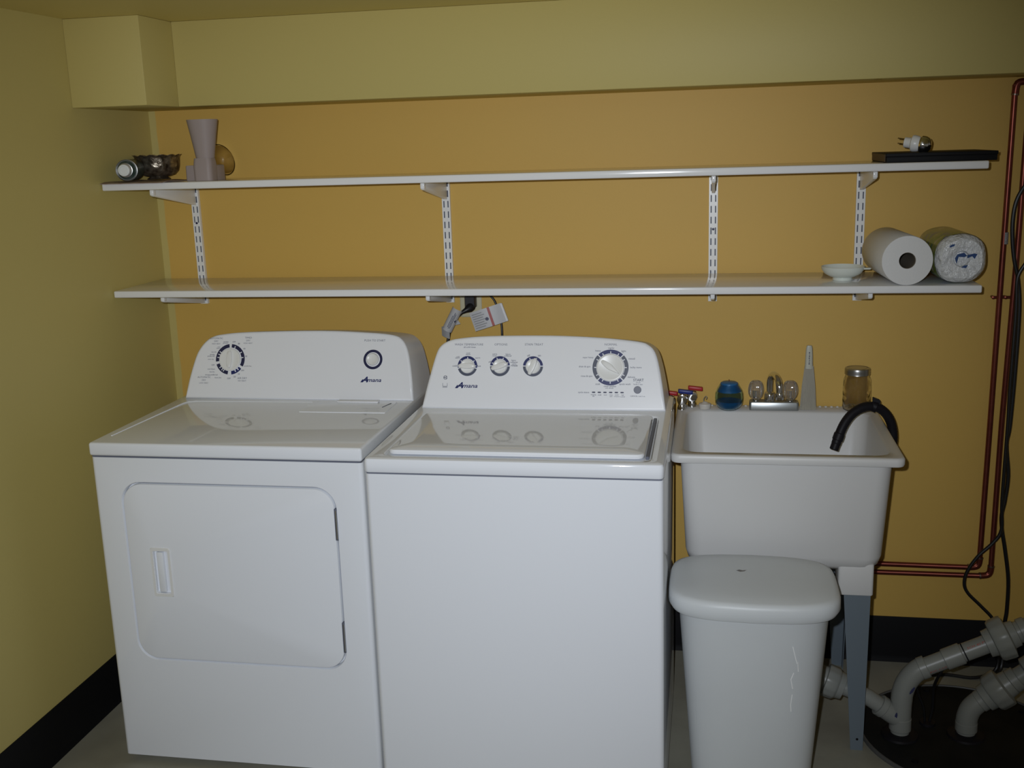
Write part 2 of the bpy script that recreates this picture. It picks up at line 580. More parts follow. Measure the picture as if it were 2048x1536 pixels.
# embossing, lint screen flap on the top panel
part(dry, 'embossed_rim', TB([(0.228, -0.79, 0.9135), (0.2465, -0.43, 0.9135), (0.254, -0.408, 0.9135), (0.275, -0.398, 0.9135), (0.64, -0.394, 0.9135)], 0.0022, 8), M_enamel)
lf = part(dry, 'lint_screen_flap', BX(0.641, 0.893, -0.512, -0.388, 0.9120, 0.9165), M_enamel, bevel=(0.0018, 2))
part(lf, 'pull_lip', BX(0.715, 0.838, -0.400, -0.378, 0.9160, 0.9200), M_plastic, bevel=(0.0012, 2))
part(lf, 'flap_slot', TB([(0.868, -0.455, 0.9166), (0.8795, -0.405, 0.9166)], 0.0013, 6), M_gap)
d_out = densify([(0.2204, 0.0), (0.2286, 0.055), (0.2459, 0.1235), (0.2605, 0.1541), (0.2788, 0.1754), (0.2991, 0.1882), (0.3311, 0.1958), (0.4191, 0.2029), (0.6398, 0.2070), (0.7947, 0.2010), (0.8655, 0.1937), (0.893, 0.180), (0.9100, 0.1510), (0.9205, 0.1047), (0.9280, 0.0537), (0.9330, 0.0)])
con = part(dry, 'console', console_body(d_out, FD, 0.9135, -0.165, 0.012), M_plastic, angle=50)
# printed rings and lettering
DC = (0.3605, 0.1185)
H = 0.0007
for a0, a1, tk in ((96, 189, [146, 158, 172]), (-28, 86, [70, 32, 8]), (200, 262, [218, 231, 240])):
    bm = NB()
    ring_ticked(bm, FD, *DC, 0.0358, 0.0462, a0, a1, tk, H, 4)
    part(con, 'cycle_ring', bm, M_ink, smooth=False)
bm = NB()
ring_ticked(bm, FD, *DC, 0.0358, 0.0462, 277, 322, [297, 311], H, 5)
part(con, 'air_dry_ring', bm, M_navy, smooth=False)
knob(dry, FD, DC[0], DC[1] - 0.001, 0.0335, 0.006, pi / 2, 0.0265, 0.0085)
BC = (0.8069, 0.1202)
bm = NB(); ring_seg(bm, FD, *BC, 0.0215, 0.0290, 0, 2 * pi, H, 48)
part(con, 'start_ring', bm, M_ink, smooth=False)
def face_mtx(F, cx, cs, h=0):
    ex = F(1, 0, 0) - F(0, 0, 0); es = F(0, 1, 0) - F(0, 0, 0); en = F(0, 0, 1) - F(0, 0, 0)
    return Matrix.Translation(F(cx, cs, h)) @ Matrix((ex, es, en)).transposed().to_4x4()
part(dry, 'start_button', LT([(0.0185, 0.0), (0.0185, 0.003), (0.0172, 0.0075), (0.0155, 0.009), (0.0145, 0.0083), (0.001, 0.0078)], face_mtx(FD, *BC), 36), M_knob)
def letters(parent, name, F, items, material, h=0.0007):
    bm = NB()
    for it in items:
        s, cx, cs, w = it[:4]
        kw = it[4] if len(it) > 4 else {}
        text_add(bm, s, lambda a, b: F(a, b, h), cx, cs, width=w, **kw)
        if name == 'panel_lettering':          # each larger heading is a part of its own
            part(parent, name, bm, material, smooth=False)
            bm = NB()
    if name == 'panel_lettering':
        bm.free()
        return
    o = part(parent, name, bm, material, smooth=False)
    if len(items) > 3:
        o['kind'] = 'stuff'
    return o
BR = dict(bold=0.035, shear=0.35)
def brand(parent, F, x0, x1, cs):
    w = x1 - x0
    bm = NB()
    fn = lambda a, b: F(a, b, 0.0008)
    text_add(bm, 'A', fn, x0 + w * 0.16, cs + 0.0022, width=w * 0.31, height=0.0170, bold=0.03, shear=0.45)
    text_add(bm, 'mana', fn, x0 + w * 0.640, cs - 0.0010, width=w * 0.70, height=0.0080, bold=0.016, shear=0.3)
    vs_ = [bm.verts.new(fn(x0 + a * w, cs + b)) for a, b in ((-0.04, -0.0063), (0.03, -0.0063), (0.10, 0.0005), (0.34, 0.0005), (0.36, 0.0022), (0.055, 0.0022))]
    bm.faces.new(vs_)
    part(parent, 'brand_lettering', bm, M_navy, smooth=False)
brand(con, FD, 0.7735, 0.8352, 0.0590)
letters(con, 'panel_lettering', FD, [
    ('PUSH TO START', 0.8109, 0.1764, 0.064), ('AUTOMATIC', 0.3127, 0.1820, 0.042), ('DRY', 0.3127, 0.1735, 0.013),
    ('HIGH HEAT', 0.3127, 0.1655, 0.027), ('TIMED', 0.4154, 0.1840, 0.022), ('DRY', 0.4154, 0.1755, 0.013), ('HIGH HEAT', 0.4150, 0.1675, 0.028),
    ('AUTOMATIC', 0.2790, 0.0640, 0.042), ('DRY', 0.2790, 0.0552, 0.013), ('LOW HEAT', 0.2790, 0.0465, 0.029), ('AIR DRY', 0.4015, 0.0620, 0.030), ('NO HEAT', 0.4015, 0.0540, 0.026)], M_text)
letters(con, 'cycle_lettering', FD, [
    ('OFF', 0.3700, 0.1713, 0.010), ('wrinkle', 0.3440, 0.1718, 0.016), ('prevent', 0.3430, 0.1668, 0.016), ('cool', 0.3220, 0.1560, 0.008), ('down', 0.3200, 0.1520, 0.011),
    ('less dry', 0.3070, 0.1400, 0.016), ('energy', 0.3020, 0.1320, 0.015), ('preferred', 0.2980, 0.1275, 0.022), ('more dry', 0.2980, 0.1180, 0.019),
    ('OFF', 0.3060, 0.1010, 0.010), ('cool down', 0.3010, 0.0890, 0.024), ('less dry', 0.3040, 0.0800, 0.016), ('energy preferred', 0.3020, 0.0710, 0.040), ('more dry', 0.3240, 0.0625, 0.021), ('OFF', 0.3590, 0.0607, 0.011),
    ('80', 0.3860, 0.1660, 0.006), ('60', 0.4040, 0.1510, 0.006), ('40', 0.4110, 0.1280, 0.006), ('wrinkle free', 0.4170, 0.0985, 0.024), ('OFF', 0.4015, 0.0850, 0.010), ('20', 0.3900, 0.0745, 0.006), ('10', 0.3770, 0.0660, 0.006)], M_ink)

# ------------------------------------------------------------------ washer
WX0, WX1, WYF, WYB = 0.9806, 1.6797, -0.9717, -0.30
wash = thing('washing_machine', ((WX0 + WX1) / 2, (WYF + WYB) / 2, 0), 'white top-loading washing machine with a row of four dials, between dryer and utility sink', 'washer')
part(wash, 'cabinet', appliance_body(WX0, WX1, WYF, WYB, 0.022, 0.8850), M_enamel)
for sx in (WX0 + 0.05, WX1 - 0.05):
    for sy in (WYF + 0.06, WYB - 0.06):
        part(wash, 'foot', LT([(0.02, 0.0), (0.02, 0.012), (0.008, 0.014), (0.008, 0.023)], Matrix.Translation((sx, sy, 0)), 14), M_black)
part(wash, 'seam', BX(WX0 + 0.004, WX1 - 0.004, WYF + 0.004, WYB - 0.01, 0.883, 0.8905), M_gap)
# top panel with a shallow well round the lid
def top_with_well(x0, x1, y0, y1, z0, z1, wx0, wx1, wy0, wy1, dep):
    bm = NB()
    N = 4
    def L_(cx, cy, hx, hy, r, z):
        return [(x, y, z) for x, y in rrect(cx, cy, hx, hy, r, N)]
    cx, cy, hx, hy = (x0 + x1) / 2, (y0 + y1) / 2, (x1 - x0) / 2, (y1 - y0) / 2
    wcx, wcy, whx, why = (wx0 + wx1) / 2, (wy0 + wy1) / 2, (wx1 - wx0) / 2, (wy1 - wy0) / 2
    loft(bm, [L_(cx, cy, hx - 0.002, hy - 0.002, 0.010, z0), L_(cx, cy, hx, hy, 0.012, z0 + 0.003), L_(cx, cy, hx, hy, 0.012, z1 - 0.008), L_(cx, cy, hx - 0.0025, hy - 0.0025, 0.010, z1 - 0.0024), L_(cx, cy, hx - 0.008, hy - 0.008, 0.006, z1),
              L_(wcx, wcy, whx + 0.003, why + 0.003, 0.025, z1), L_(wcx, wcy, whx, why, 0.022, z1 - 0.002), L_(wcx, wcy, whx - 0.003, why - 0.004, 0.020, z1 - dep)])
    return bm
part(wash, 'top_panel', top_with_well(WX0 - 0.001, WX1 + 0.001, WYF - 0.003, WYB, 0.8893, 0.924, 1.018, 1.650, -0.948, -0.535, 0.007), M_enamel)
bm = NB()
lw = []
for k, z in ((0.006, 0.918), (0.001, 0.921), (0.0, 0.926), (0.0022, 0.9305), (0.008, 0.9325), (0.05, 0.9335)):
    lw.append([(x, y, z + (0.0018 if k == 0.05 else 0)) for x, y in rrect(1.3295, -0.7365, 0.3045 - k, 0.1885 - k, 0.018, 5)])
loft(bm, lw)
lid = part(wash, 'lid', bm, M_enamel)
part(wash, 'lid_gap', BX(1.6365, 1.6445, -0.915, -0.560, 0.9175, 0.9245), M_gap, bevel=(0.001, 1))
w_out = densify([(0.9911, 0.0), (0.9995, 0.0433), (1.0144, 0.1064), (1.027, 0.1526), (1.0378, 0.1737), (1.0588, 0.1885), (1.0943, 0.1970), (1.1793, 0.2036), (1.347, 0.2051), (1.4843, 0.1994), (1.5860, 0.1890), (1.6170, 0.1785), (1.6345, 0.1579), (1.6460, 0.1174), (1.6565, 0.0569), (1.6640, 0.0)])
wcon = part(wash, 'console', console_body(w_out, FW, 0.9235, -0.315, 0.006), M_plastic, angle=50)
WD = ((1.1182, 0), (1.2099, math.radians(19)), (1.3020, math.radians(68)))
for (cx, an), (g0, tk) in zip(WD, ((-14, (1, 38, 90, 142, 179)), (2, (24, 68, 112, 158)), (2, (67, 113)))):
    bm = NB()
    ring_ticked(bm, FW, cx, 0.1182, 0.0205, 0.0278, g0 + 3, 180 - g0 - 3, tk, H, 6)
    part(wcon, 'blue_dial_ring', bm, M_navy, smooth=False)
    bm = NB()
    ring_seg(bm, FW, cx, 0.1182, 0.0205, 0.0278, math.radians(180 - g0 + 3), math.radians(360 + g0 - 3), H)
    part(wcon, 'grey_dial_ring', bm, M_greyprint, smooth=False)
BIG = (1.5143, 0.1165)
for k in range(4):
    bm = NB()
    ring_ticked(bm, FW, *BIG, 0.0385, 0.0488, k * 90 - 43, k * 90 + 43, (k * 90 - 30, k * 90, k * 90 + 30), H, 3.5, 0.55)
    part(wcon, 'blue_dial_ring' if k % 2 == 1 else 'grey_dial_ring', bm, M_navy if k % 2 == 1 else M_greyprint, smooth=False)
for cx, an in WD:
    knob(wash, FW, cx, 0.1172, 0.0192, 0.007, an, 0.0245, 0.0078)
knob(wash, FW, BIG[0], BIG[1] - 0.0005, 0.0372, 0.007, math.radians(-36), 0.0305, 0.0080, 0.15)
part(wash, 'start_button', LT([(0.0102, 0.0), (0.0102, 0.002), (0.0092, 0.003), (0.001, 0.003)], face_mtx(FW, 1.5880, 0.0562), 24), mat('grey_button', (0.16, 0.17, 0.22), 0.4))
brand(wcon, FW, 1.0870, 1.1490, 0.0625)
letters(wcon, 'panel_lettering', FW, [
    ('WASH TEMPERATURE', 1.1206, 0.1783, 0.081), ('OPTIONS', 1.2110, 0.1785, 0.036), ('STAIN TREAT', 1.3033, 0.1788, 0.051), ('NORMAL', 1.5145, 0.1793, 0.034)], M_text)
letters(wcon, 'start_lettering', FW, [('START', 1.5902, 0.0830, 0.028, dict(bold=0.01))], M_ink)
letters(wcon, 'cycle_lettering', FW, [
    ('all cold rinses', 1.1230, 0.1710, 0.034), ('cold', 1.0820, 0.1185, 0.012), ('cold', 1.0900, 0.1440, 0.009), ('warm', 1.0890, 0.1400, 0.013), ('cool', 1.1190, 0.1545, 0.010), ('warm', 1.1190, 0.1500, 0.013), ('warm', 1.1465, 0.1405, 0.014), ('hot', 1.1510, 0.1185, 0.010),
    ('off', 1.1810, 0.1300, 0.007), ('extra', 1.1945, 0.1515, 0.013), ('rinse', 1.1940, 0.1470, 0.012), ('fabric', 1.2320, 0.1515, 0.014), ('softener', 1.2320, 0.1470, 0.021), ('fabric', 1.2480, 0.1345, 0.013), ('softener', 1.2495, 0.1295, 0.021), ('extra', 1.2500, 0.1245, 0.011), ('rinse', 1.2500, 0.1205, 0.018),
    ('off', 1.2890, 0.1480, 0.008), ('on', 1.3190, 0.1475, 0.008),
    ('regular', 1.5155, 0.1690, 0.017), ('heavy', 1.4800, 0.1615, 0.015), ('light', 1.5495, 0.1605, 0.012), ('super heavy', 1.4530, 0.1430, 0.029), ('casual', 1.5710, 0.1410, 0.017), ('drain & spin', 1.4440, 0.1180, 0.031), ('bulky items', 1.5830, 0.1165, 0.030), ('rinse & spin', 1.4500, 0.0920, 0.031), ('delicate', 1.5710, 0.0910, 0.020),
    ('soak', 1.4810, 0.0715, 0.013), ('quick wash', 1.5540, 0.0710, 0.030), ('clean washer', 1.5140, 0.0655, 0.034), ('with affresh', 1.5120, 0.0605, 0.022),
    ('(PAUSE)', 1.5895, 0.0760, 0.012), ('hold 3 sec', 1.5895, 0.0715, 0.024), ('CANCEL', 1.5790, 0.0395, 0.020), ('hold 3 sec', 1.6000, 0.0390, 0.018), ('cycle status', 1.4430, 0.0478, 0.030),
    ('sensing', 1.4695, 0.0420, 0.014), ('fill', 1.4695, 0.0385, 0.005), ('soak', 1.4865, 0.0420, 0.010), ('wash', 1.5018, 0.0420, 0.009), ('rinse', 1.5172, 0.0420, 0.009), ('spin', 1.5172, 0.0375, 0.007), ('cycle', 1.5325, 0.0420, 0.010), ('complete', 1.5325, 0.0375, 0.015), ('lid', 1.5485, 0.0420, 0.005), ('locked', 1.5485, 0.0375, 0.012)], M_ink)
bm = NB()
for i in range(6):
    cx = 1.4700 + i * 0.01535
    bm = NB()
    lp = [FW(x, s, H) for x, s in rrect(cx, 0.0487, 0.0046, 0.0018, 0.0017, 3)]
    bm.faces.new([bm.verts.new(p) for p in lp])
    part(wcon, 'indicator_light', bm, M_ink, smooth=False)
pass
# small certification emblem and energy mark left of the brand lettering
bm = NB()
ring_seg(bm, FW, 1.0567, 0.0857, 0.0046, 0.0056, math.radians(30), math.radians(330), H, 20)
text_add(bm, 'N', lambda a, b: FW(a, b, H), 1.0550, 0.0857, width=0.0055, bold=0.03, shear=0.2)
text_add(bm, 'S', lambda a, b: FW(a, b, H), 1.0600, 0.0857, height=0.0065, width=0.0040, bold=0.02)
part(wcon, 'certification_mark', bm, M_ink, smooth=False)
bm = NB()
for x0, x1, s0, s1 in ((1.0490, 1.0630, 0.0575, 0.0585), (1.0490, 1.0630, 0.0610, 0.0620), (1.0490, 1.0500, 0.0620, 0.0700), (1.0620, 1.0630, 0.0620, 0.0700), (1.0500, 1.0620, 0.0595, 0.0602)):
    bm.faces.new([bm.verts.new(FW(x, s, H)) for x, s in ((x0, s0), (x1, s0), (x1, s1), (x0, s1))])
part(wcon, 'energy_mark', bm, M_text, smooth=False)

# ------------------------------------------------------------------ shelving
S1Z, S2Z, SYF = 1.2349, 1.5537, -0.329
solo('wall_shelf', BX(0.004, 2.4735, SYF, -0.0145, S2Z - 0.0205, S2Z), M_shelf, (1.24, -0.17, S2Z - 0.0205), 'long white upper wall shelf holding the silver bowl and the black box', 'shelf', 'wall shelves', bevel=(0.004, 3))
solo('wall_shelf', BX(0.004, 2.4755, SYF, -0.0145, S1Z - 0.0205, S1Z), M_shelf, (1.24, -0.17, S1Z - 0.0205), 'long white lower wall shelf carrying the paper towel rolls', 'shelf', 'wall shelves', bevel=(0.004, 3))
def standard(x, label, screws):
    w, d, z0, z1 = 0.0128, 0.0125, 1.150, 1.532
    t = thing('shelf_standard', (x, 0, z0), label, 'shelf rail', 'slotted rails holding the wall shelves')
    bm = NB()
    xs = [-w, -0.0082, -0.0046, 0.0046, 0.0082, w]
    zs = [z0]
    z = z0 + 0.010
    slots = []
    while z + 0.022 < z1:
        zs += [z, z + 0.020]; slots.append(len(zs) - 2); z += 0.0318
    zs.append(z1)
    for off, fl_ in ((-d, 0),):
        V = [[bm.verts.new((x + a, off, zz)) for a in xs] for zz in zs]
        for i in range(len(zs) - 1):
            for j in range(5):
                if i in slots and j in (1, 3):
                    continue
                bm.faces.new((V[i][j], V[i][j + 1], V[i + 1][j + 1], V[i + 1][j]))
        for j in (0, 5):
            B = [bm.verts.new((x + xs[j], -0.0005, zz)) for zz in zs]
            for i in range(len(zs) - 1):
                bm.faces.new((V[i][j], V[i + 1][j], B[i + 1], B[i]))
    part(t, 'channel', bm, M_bracket, smooth=False)
    part(t, 'slot_shade_sheet', BX(x - w + 0.001, x + w - 0.001, -0.0025, -0.0004, z0, z1), M_gap, smooth=False)  # added dark sheet; shade inside the slots put into its colour
    for zz in screws:
        part(t, 'screw', LT([(0.0038, 0.0), (0.0035, 0.0012), (0.001, 0.0016)], AX((x, -d, zz), (0, -1, 0)), 14), M_ink)
    return t
def bracket(x, ztop, label):
    t = thing('shelf_bracket', (x, -0.0126, ztop - 0.066), label, 'bracket', 'shelf brackets')
    prof = [(-0.0126, ztop - 0.0002), (-0.2810, ztop - 0.0002), (-0.2835, ztop - 0.004), (-0.2835, ztop - 0.014), (-0.2790, ztop - 0.0205), (-0.2700, ztop - 0.0225), (-0.0400, ztop - 0.0590), (-0.0126, ztop - 0.0620)]
    bm = NB()
    loft(bm, [[(x + sx, y, z) for y, z in prof] for sx in (-0.0050, 0.0050)])
    part(t, 'arm', bm, M_bracket, bevel=(0.0016, 2), angle=30)
    part(t, 'tip_cap', BX(x - 0.0062, x + 0.0062, -0.2860, -0.2680, ztop - 0.0185, ztop - 0.0008), M_shelf, bevel=(0.003, 3))
    for zz in (ztop - 0.020, ztop - 0.050):
        part(t, 'hook', BX(x - 0.0042, x + 0.0042, -0.0150, -0.0105, zz - 0.004, zz + 0.004), M_steel)
    return t
SX = (0.1370, 0.9702, 1.7839, 2.2027)
where = ('nearest the corner by the left wall', 'above the electrical outlet', 'above the gap between washer and sink', 'behind the paper towel roll')
for sx, w, sc in zip(SX, where, ((1.186, 1.413), (1.186,), (1.186, 1.366, 1.493), (1.186,))):
    standard(sx, 'white slotted shelf rail on the gold wall ' + w, sc)
wu = ('under the upper shelf below the silver bowl, leftmost', 'under the upper shelf straight above the outlet', 'under the upper shelf seen head-on, third from the left', 'under the upper shelf below the black box')
wl = ('under the lower shelf at its left end', 'under the lower shelf beside the outlet', 'under the lower shelf seen head-on, third from the left', 'under the lower shelf below the towel rolls')
for k, sx in enumerate(SX):
    bracket(sx, S2Z - 0.0205, 'white metal shelf bracket ' + wu[k])
    bracket(sx, S1Z - 0.0205, 'white metal shelf bracket ' + wl[k])

# ------------------------------------------------------------------ things on the upper shelf
# printed paper mat at the left end
m_paper = mat('brown_printed_paper', (0.30, 0.20, 0.17), 0.6, noise=(40, 0.9, (0.45, 0.40, 0.36)))
bm = NB()
rows = []
for i in range(9):
    y = -0.352 + i * 0.030
    row = []
    for j in range(13):
        x = 0.012 + j * 0.0165
        z = S2Z + 0.0012 + 0.0012 * math.sin(j * 1.1 + i * 0.8) + (0.0022 if j == 0 else 0)
        if i == 0:
            z = S2Z - 0.0005
        row.append((x, y, z))
    rows.append(row)
V = [[bm.verts.new(p) for p in r] for r in rows]
V2 = [[bm.verts.new((p[0], p[1], p[2] + 0.0016)) for p in r] for r in rows]
for i in range(8):
    for j in range(12):
        bm.faces.new((V2[i][j], V2[i][j + 1], V2[i + 1][j + 1], V2[i + 1][j]))
        bm.faces.new((V[i][j], V[i + 1][j], V[i + 1][j + 1], V[i][j + 1]))
for i in range(8):
    for j in (0, 12):
        bm.faces.new((V[i][j], V2[i][j], V2[i + 1][j], V[i + 1][j]))
for j in range(12):
    for i in (0, 8):
        bm.faces.new((V[i][j], V[i][j + 1], V2[i][j + 1], V2[i][j]))
solo('paper_mat', bm, m_paper, (0.11, -0.25, S2Z), 'thin brown printed paper mat under the spray can and silver bowl', 'mat')

# spray can lying on its side, cap towards the room
ZM = S2Z + 0.0052
can = thing('spray_can', (0.064, -0.24, ZM), 'dark spray can with white cap lying on the upper shelf', 'spray can')
ax = Vector((0.27, -1.0, 0.0)).normalized()
cf = Vector((0.0640, -0.283, ZM + 0.0325))
mt = AX(cf, ax)
part(can, 'can_body', LT([(0.020, -0.090), (0.0305, -0.087), (0.0318, -0.083), (0.0318, -0.004), (0.0310, 0.0)], mt, 32), mat('dark_green_can', (0.03, 0.055, 0.045), 0.3, noise=(60, 0.6, (0.12, 0.14, 0.13))))
part(can, 'can_rim', LT([(0.0305, -0.0005), (0.0322, 0.001), (0.0322, 0.003), (0.0308, 0.0035), (0.0290, 0.002)], mt, 32), M_steel)
part(can, 'can_dome', LT([(0.0290, 0.001), (0.0270, 0.004), (0.0235, 0.009), (0.0190, 0.013), (0.0150, 0.0155)], mt, 32), mat('dark_green_can', (0.03, 0.055, 0.045), 0.3))
part(can, 'neck_ring', LT([(0.0195, 0.0115), (0.0212, 0.0125), (0.0205, 0.0140), (0.0180, 0.0145)], mt, 28), M_steel)
cp = part(can, 'cap', LT([(0.0185, 0.012), (0.0190, 0.014), (0.0178, 0.031), (0.0165, 0.034), (0.0120, 0.0345), (0.0115, 0.033), (0.001, 0.033)], mt, 28), mat('white_cap', (0.74, 0.76, 0.73), 0.4))

# ornate silver bowl on a foot
bowl_c = (0.0775, -0.1180)
m_silver = mat('tarnished_silver', (0.50, 0.44, 0.35), 0.30, metal=0.9, noise=(70, 1.0, (0.10, 0.075, 0.05)), bump=(90, 1.0))
bw = thing('silver_bowl', (*bowl_c, ZM), 'ornate tarnished silver footed bowl with a scalloped rim', 'bowl')
mt = Matrix.Translation((*bowl_c, ZM))
def scal(r, h, a):
    if r > 0.062 and h > 0.055:
        return (r * (1 + 0.025 * math.cos(14 * a)), h + 0.0018 * math.cos(14 * a))
    if 0.02 < h < 0.055 and r > 0.04:
        return (r * (1 + 0.008 * math.cos(14 * a)), h)
    return (r, h)
part(bw, 'bowl_body', LT([(0.012, 0.008), (0.034, 0.0085), (0.050, 0.0135), (0.0610, 0.0250), (0.0655, 0.042), (0.0662, 0.064), (0.0690, 0.070), (0.0725, 0.0725), (0.0722, 0.0737), (0.0680, 0.0720), (0.0642, 0.065), (0.0635, 0.042), (0.0590, 0.027), (0.048, 0.0170), (0.030, 0.0125), (0.002, 0.0115)], mt, 84, wob=scal), m_silver)
part(bw, 'foot_ring', LT([(0.034, 0.0), (0.036, 0.0015), (0.033, 0.004), (0.029, 0.006), (0.0275, 0.0095), (0.010, 0.0095)], mt, 40), m_silver)

# pale flared plastic hopper on a boxy base
m_pink = mat('pale_mauve_plastic', (0.36, 0.30, 0.285), 0.5, spec=0.3)
fn_ = thing('plastic_hopper', (0.297, -0.215, S2Z), 'tall pale mauve plastic hopper flaring upward from a boxy base, on the upper shelf', 'hopper')
FX, FY = 0.297, -0.215
bm = NB()
lo = []
for hx, hy, z in ((0.0270, 0.024, 1.6195), (0.0310, 0.027, 1.645), (0.0375, 0.033, 1.685), (0.0455, 0.040, 1.7305), (0.0435, 0.038, 1.7305), (0.0355, 0.031, 1.685), (0.029, 0.025, 1.640)):
    lo.append([(FX + 0.003 + x, FY - 0.030 + y, z) for x, y in rrect(0, 0, hx, hy, min(hx, hy) * 0.97, 6)])
loft(bm, lo, False, True)
part(fn_, 'flared_hopper', bm, m_pink, angle=50)
bm = NB()
lo = []
for hx, hy, z in ((0.0285, 0.028, S2Z + 0.0005), (0.0290, 0.028, S2Z + 0.040), (0.0288, 0.026, 1.606), (0.0270, 0.024, 1.6195)):
    lo.append([(FX + x, FY - 0.030 + y, z) for x, y in rrect(0, 0, hx, hy, 0.014, 5)])
loft(bm, lo)
part(fn_, 'stem', bm, m_pink, angle=50)
bm = NB()
lo = [[(FX - 0.024 + x, FY + 0.018 + y, z) for x, y in rrect(0, 0, hx, 0.030, 0.006, 4)] for hx, z in ((0.050, S2Z + 0.0003), (0.0505, S2Z + 0.004), (0.050, S2Z + 0.042), (0.047, S2Z + 0.045))]
loft(bm, lo)
part(fn_, 'base_block', bm, m_pink, angle=50)

# clear amber glass bowl leaning on its edge behind the hopper
gb = NB()
mt = AX((0.266, -0.085, S2Z + 0.0535), (0.72, -0.30, 0.25))
lathe(gb, [(0.004, -0.026), (0.020, -0.026), (0.034, -0.018), (0.044, -0.004), (0.050, 0.016), (0.0475, 0.016), (0.042, -0.002), (0.032, -0.0155), (0.018, -0.0225), (0.003, -0.023)], mt, 44)
solo('glass_bowl', gb, mat('amber_glass', (0.97, 0.93, 0.84), 0.03, trans=1.0, ior=1.40), (0.266, -0.085, S2Z), 'clear amber-tinted glass bowl leaning behind the mauve hopper', 'bowl')

# flat black box at the right end, night light on top
bxo = thing('black_box', (2.355, -0.17, S2Z), 'flat black box lying on the right end of the upper shelf', 'box')
part(bxo, 'box_base', BX(2.2255, 2.4975, -0.3050, -0.045, S2Z + 0.0003, S2Z + 0.0150), mat('black_card', (0.006, 0.006, 0.007), 0.6, spec=0.2), bevel=(0.0015, 2))
part(bxo, 'box_lid', BX(2.2240, 2.4990, -0.3070, -0.043, S2Z + 0.0150, S2Z + 0.0240), mat('black_card', (0.006, 0.006, 0.007), 0.6, spec=0.2), bevel=(0.0015, 2))
part(bxo, 'end_panel', BX(2.2232, 2.2242, -0.296, -0.055, S2Z + 0.0025, S2Z + 0.0215), mat('brown_card', (0.10, 0.065, 0.04), 0.6))
ZB = S2Z + 0.0242
nl = thing('night_light', (2.31, -0.24, ZB), 'small white plug-in night light with a chrome dome, lying on the black box', 'night light')
body = Vector((2.2985, -0.246, ZB + 0.0235))
dax = Vector((0.93, -0.34, -0.15)).normalized()
mt = AX(body, dax)
part(nl, 'plug_body', LT([(0.010, -0.022), (0.0135, -0.020), (0.0140, -0.006), (0.0150, -0.004), (0.0212, -0.001), (0.0220, 0.004), (0.0205, 0.014), (0.0175, 0.020), (0.010, 0.022)], mt, 28), M_knob)
part(nl, 'dome_shade', LT([(0.0195, 0.012), (0.0225, 0.016), (0.0222, 0.026), (0.0185, 0.034), (0.011, 0.0395), (0.002, 0.041)], AX(body + Vector((0.006, -0.006, -0.001)), dax), 28), M_chrome)
uu, vv = frame(dax)
for sgn in (-1, 1):
    pb = body - dax * 0.021 + Vector((0, 0, 0.0065 * sgn + 0.002))
    bm = NB(); tube(bm, [pb, pb - dax * 0.017], 0.0016, 6)
    part(nl, 'prong', bm, mat('brass', (0.65, 0.50, 0.25), 0.3, metal=1.0))

# ------------------------------------------------------------------ things on the lower shelf
m_towel = mat('white_paper_towel', (0.74, 0.74, 0.73), 0.85, spec=0.1, bump=(300, 0.4))
tr = thing('paper_towel_roll', (2.285, -0.18, S1Z), 'unwrapped white paper towel roll lying on the lower shelf, open core towards the room', 'paper towels')
R1 = 0.0655
mt = AX((2.2865, -0.325, S1Z + R1 + 0.0004), (-0.055, 1, 0), (0, 0, 1))
part(tr, 'paper', LT([(0.0215, 0.0), (0.0600, -0.0005), (R1 - 0.001, 0.0), (R1, 0.002), (R1, 0.278), (R1 - 0.001, 0.280), (0.0215, 0.280)], mt, 64, cap0=False, cap1=False), m_towel)
part(tr, 'cardboard_core', LT([(0.0216, 0.0015), (0.0216, 0.279), (0.0204, 0.279), (0.0204, 0.0015), (0.0216, 0.0015)], mt, 32, cap0=False, cap1=False), mat('grey_cardboard', (0.20, 0.17, 0.13), 0.8))
wr = thing('wrapped_paper_towel_roll', (2.42, -0.18, S1Z), 'paper towel roll in clear printed plastic wrap at the right end of the lower shelf', 'paper towels')
RW = 0.0660
def squash(r, h, a):
    k = 1.0
    if r > 0.03:
        k = 1.0 + 0.030 * math.cos(4 * (a - 0.75)) + 0.006 * math.cos(7 * a + 1)
    return (r * k, h)
mt = AX((2.4240, -0.318, S1Z + RW + 0.0012), (-0.02, 1, 0), (0, 0, 1))
m_wrap = mat('crinkled_clear_wrap', (0.70, 0.71, 0.71), 0.16, spec=0.8, coat=0.6, bump=(70, 1.0), bdist=0.010, noise=(18, 0.4, (0.62, 0.64, 0.68)))
part(wr, 'wrapped_paper', LT([(0.018, 0.012), (0.021, 0.004), (0.035, 0.000), (0.052, 0.0005), (RW - 0.010, 0.004), (RW - 0.002, 0.014), (RW, 0.026), (RW, 0.255), (RW - 0.006, 0.270), (0.02, 0.276)], mt, 64, wob=squash), m_wrap)
gm = bpy.data.materials.new('green_label_print'); gm.use_nodes = True
nt = gm.node_tree; b = nt.nodes['Principled BSDF']; b.inputs['Roughness'].default_value = 0.2
tc = nt.nodes.new('ShaderNodeTexCoord'); nz = nt.nodes.new('ShaderNodeTexNoise'); nz.inputs['Scale'].default_value = 22
cr = nt.nodes.new('ShaderNodeValToRGB')
cr.color_ramp.elements[0].position = 0.36; cr.color_ramp.elements[0].color = (0.05, 0.10, 0.22, 1)
cr.color_ramp.elements[1].position = 0.44; cr.color_ramp.elements[1].color = (0.13, 0.24, 0.03, 1)
e = cr.color_ramp.elements.new(0.62); e.color = (0.30, 0.30, 0.10, 1)
e = cr.color_ramp.elements.new(0.70); e.color = (0.45, 0.45, 0.40, 1)
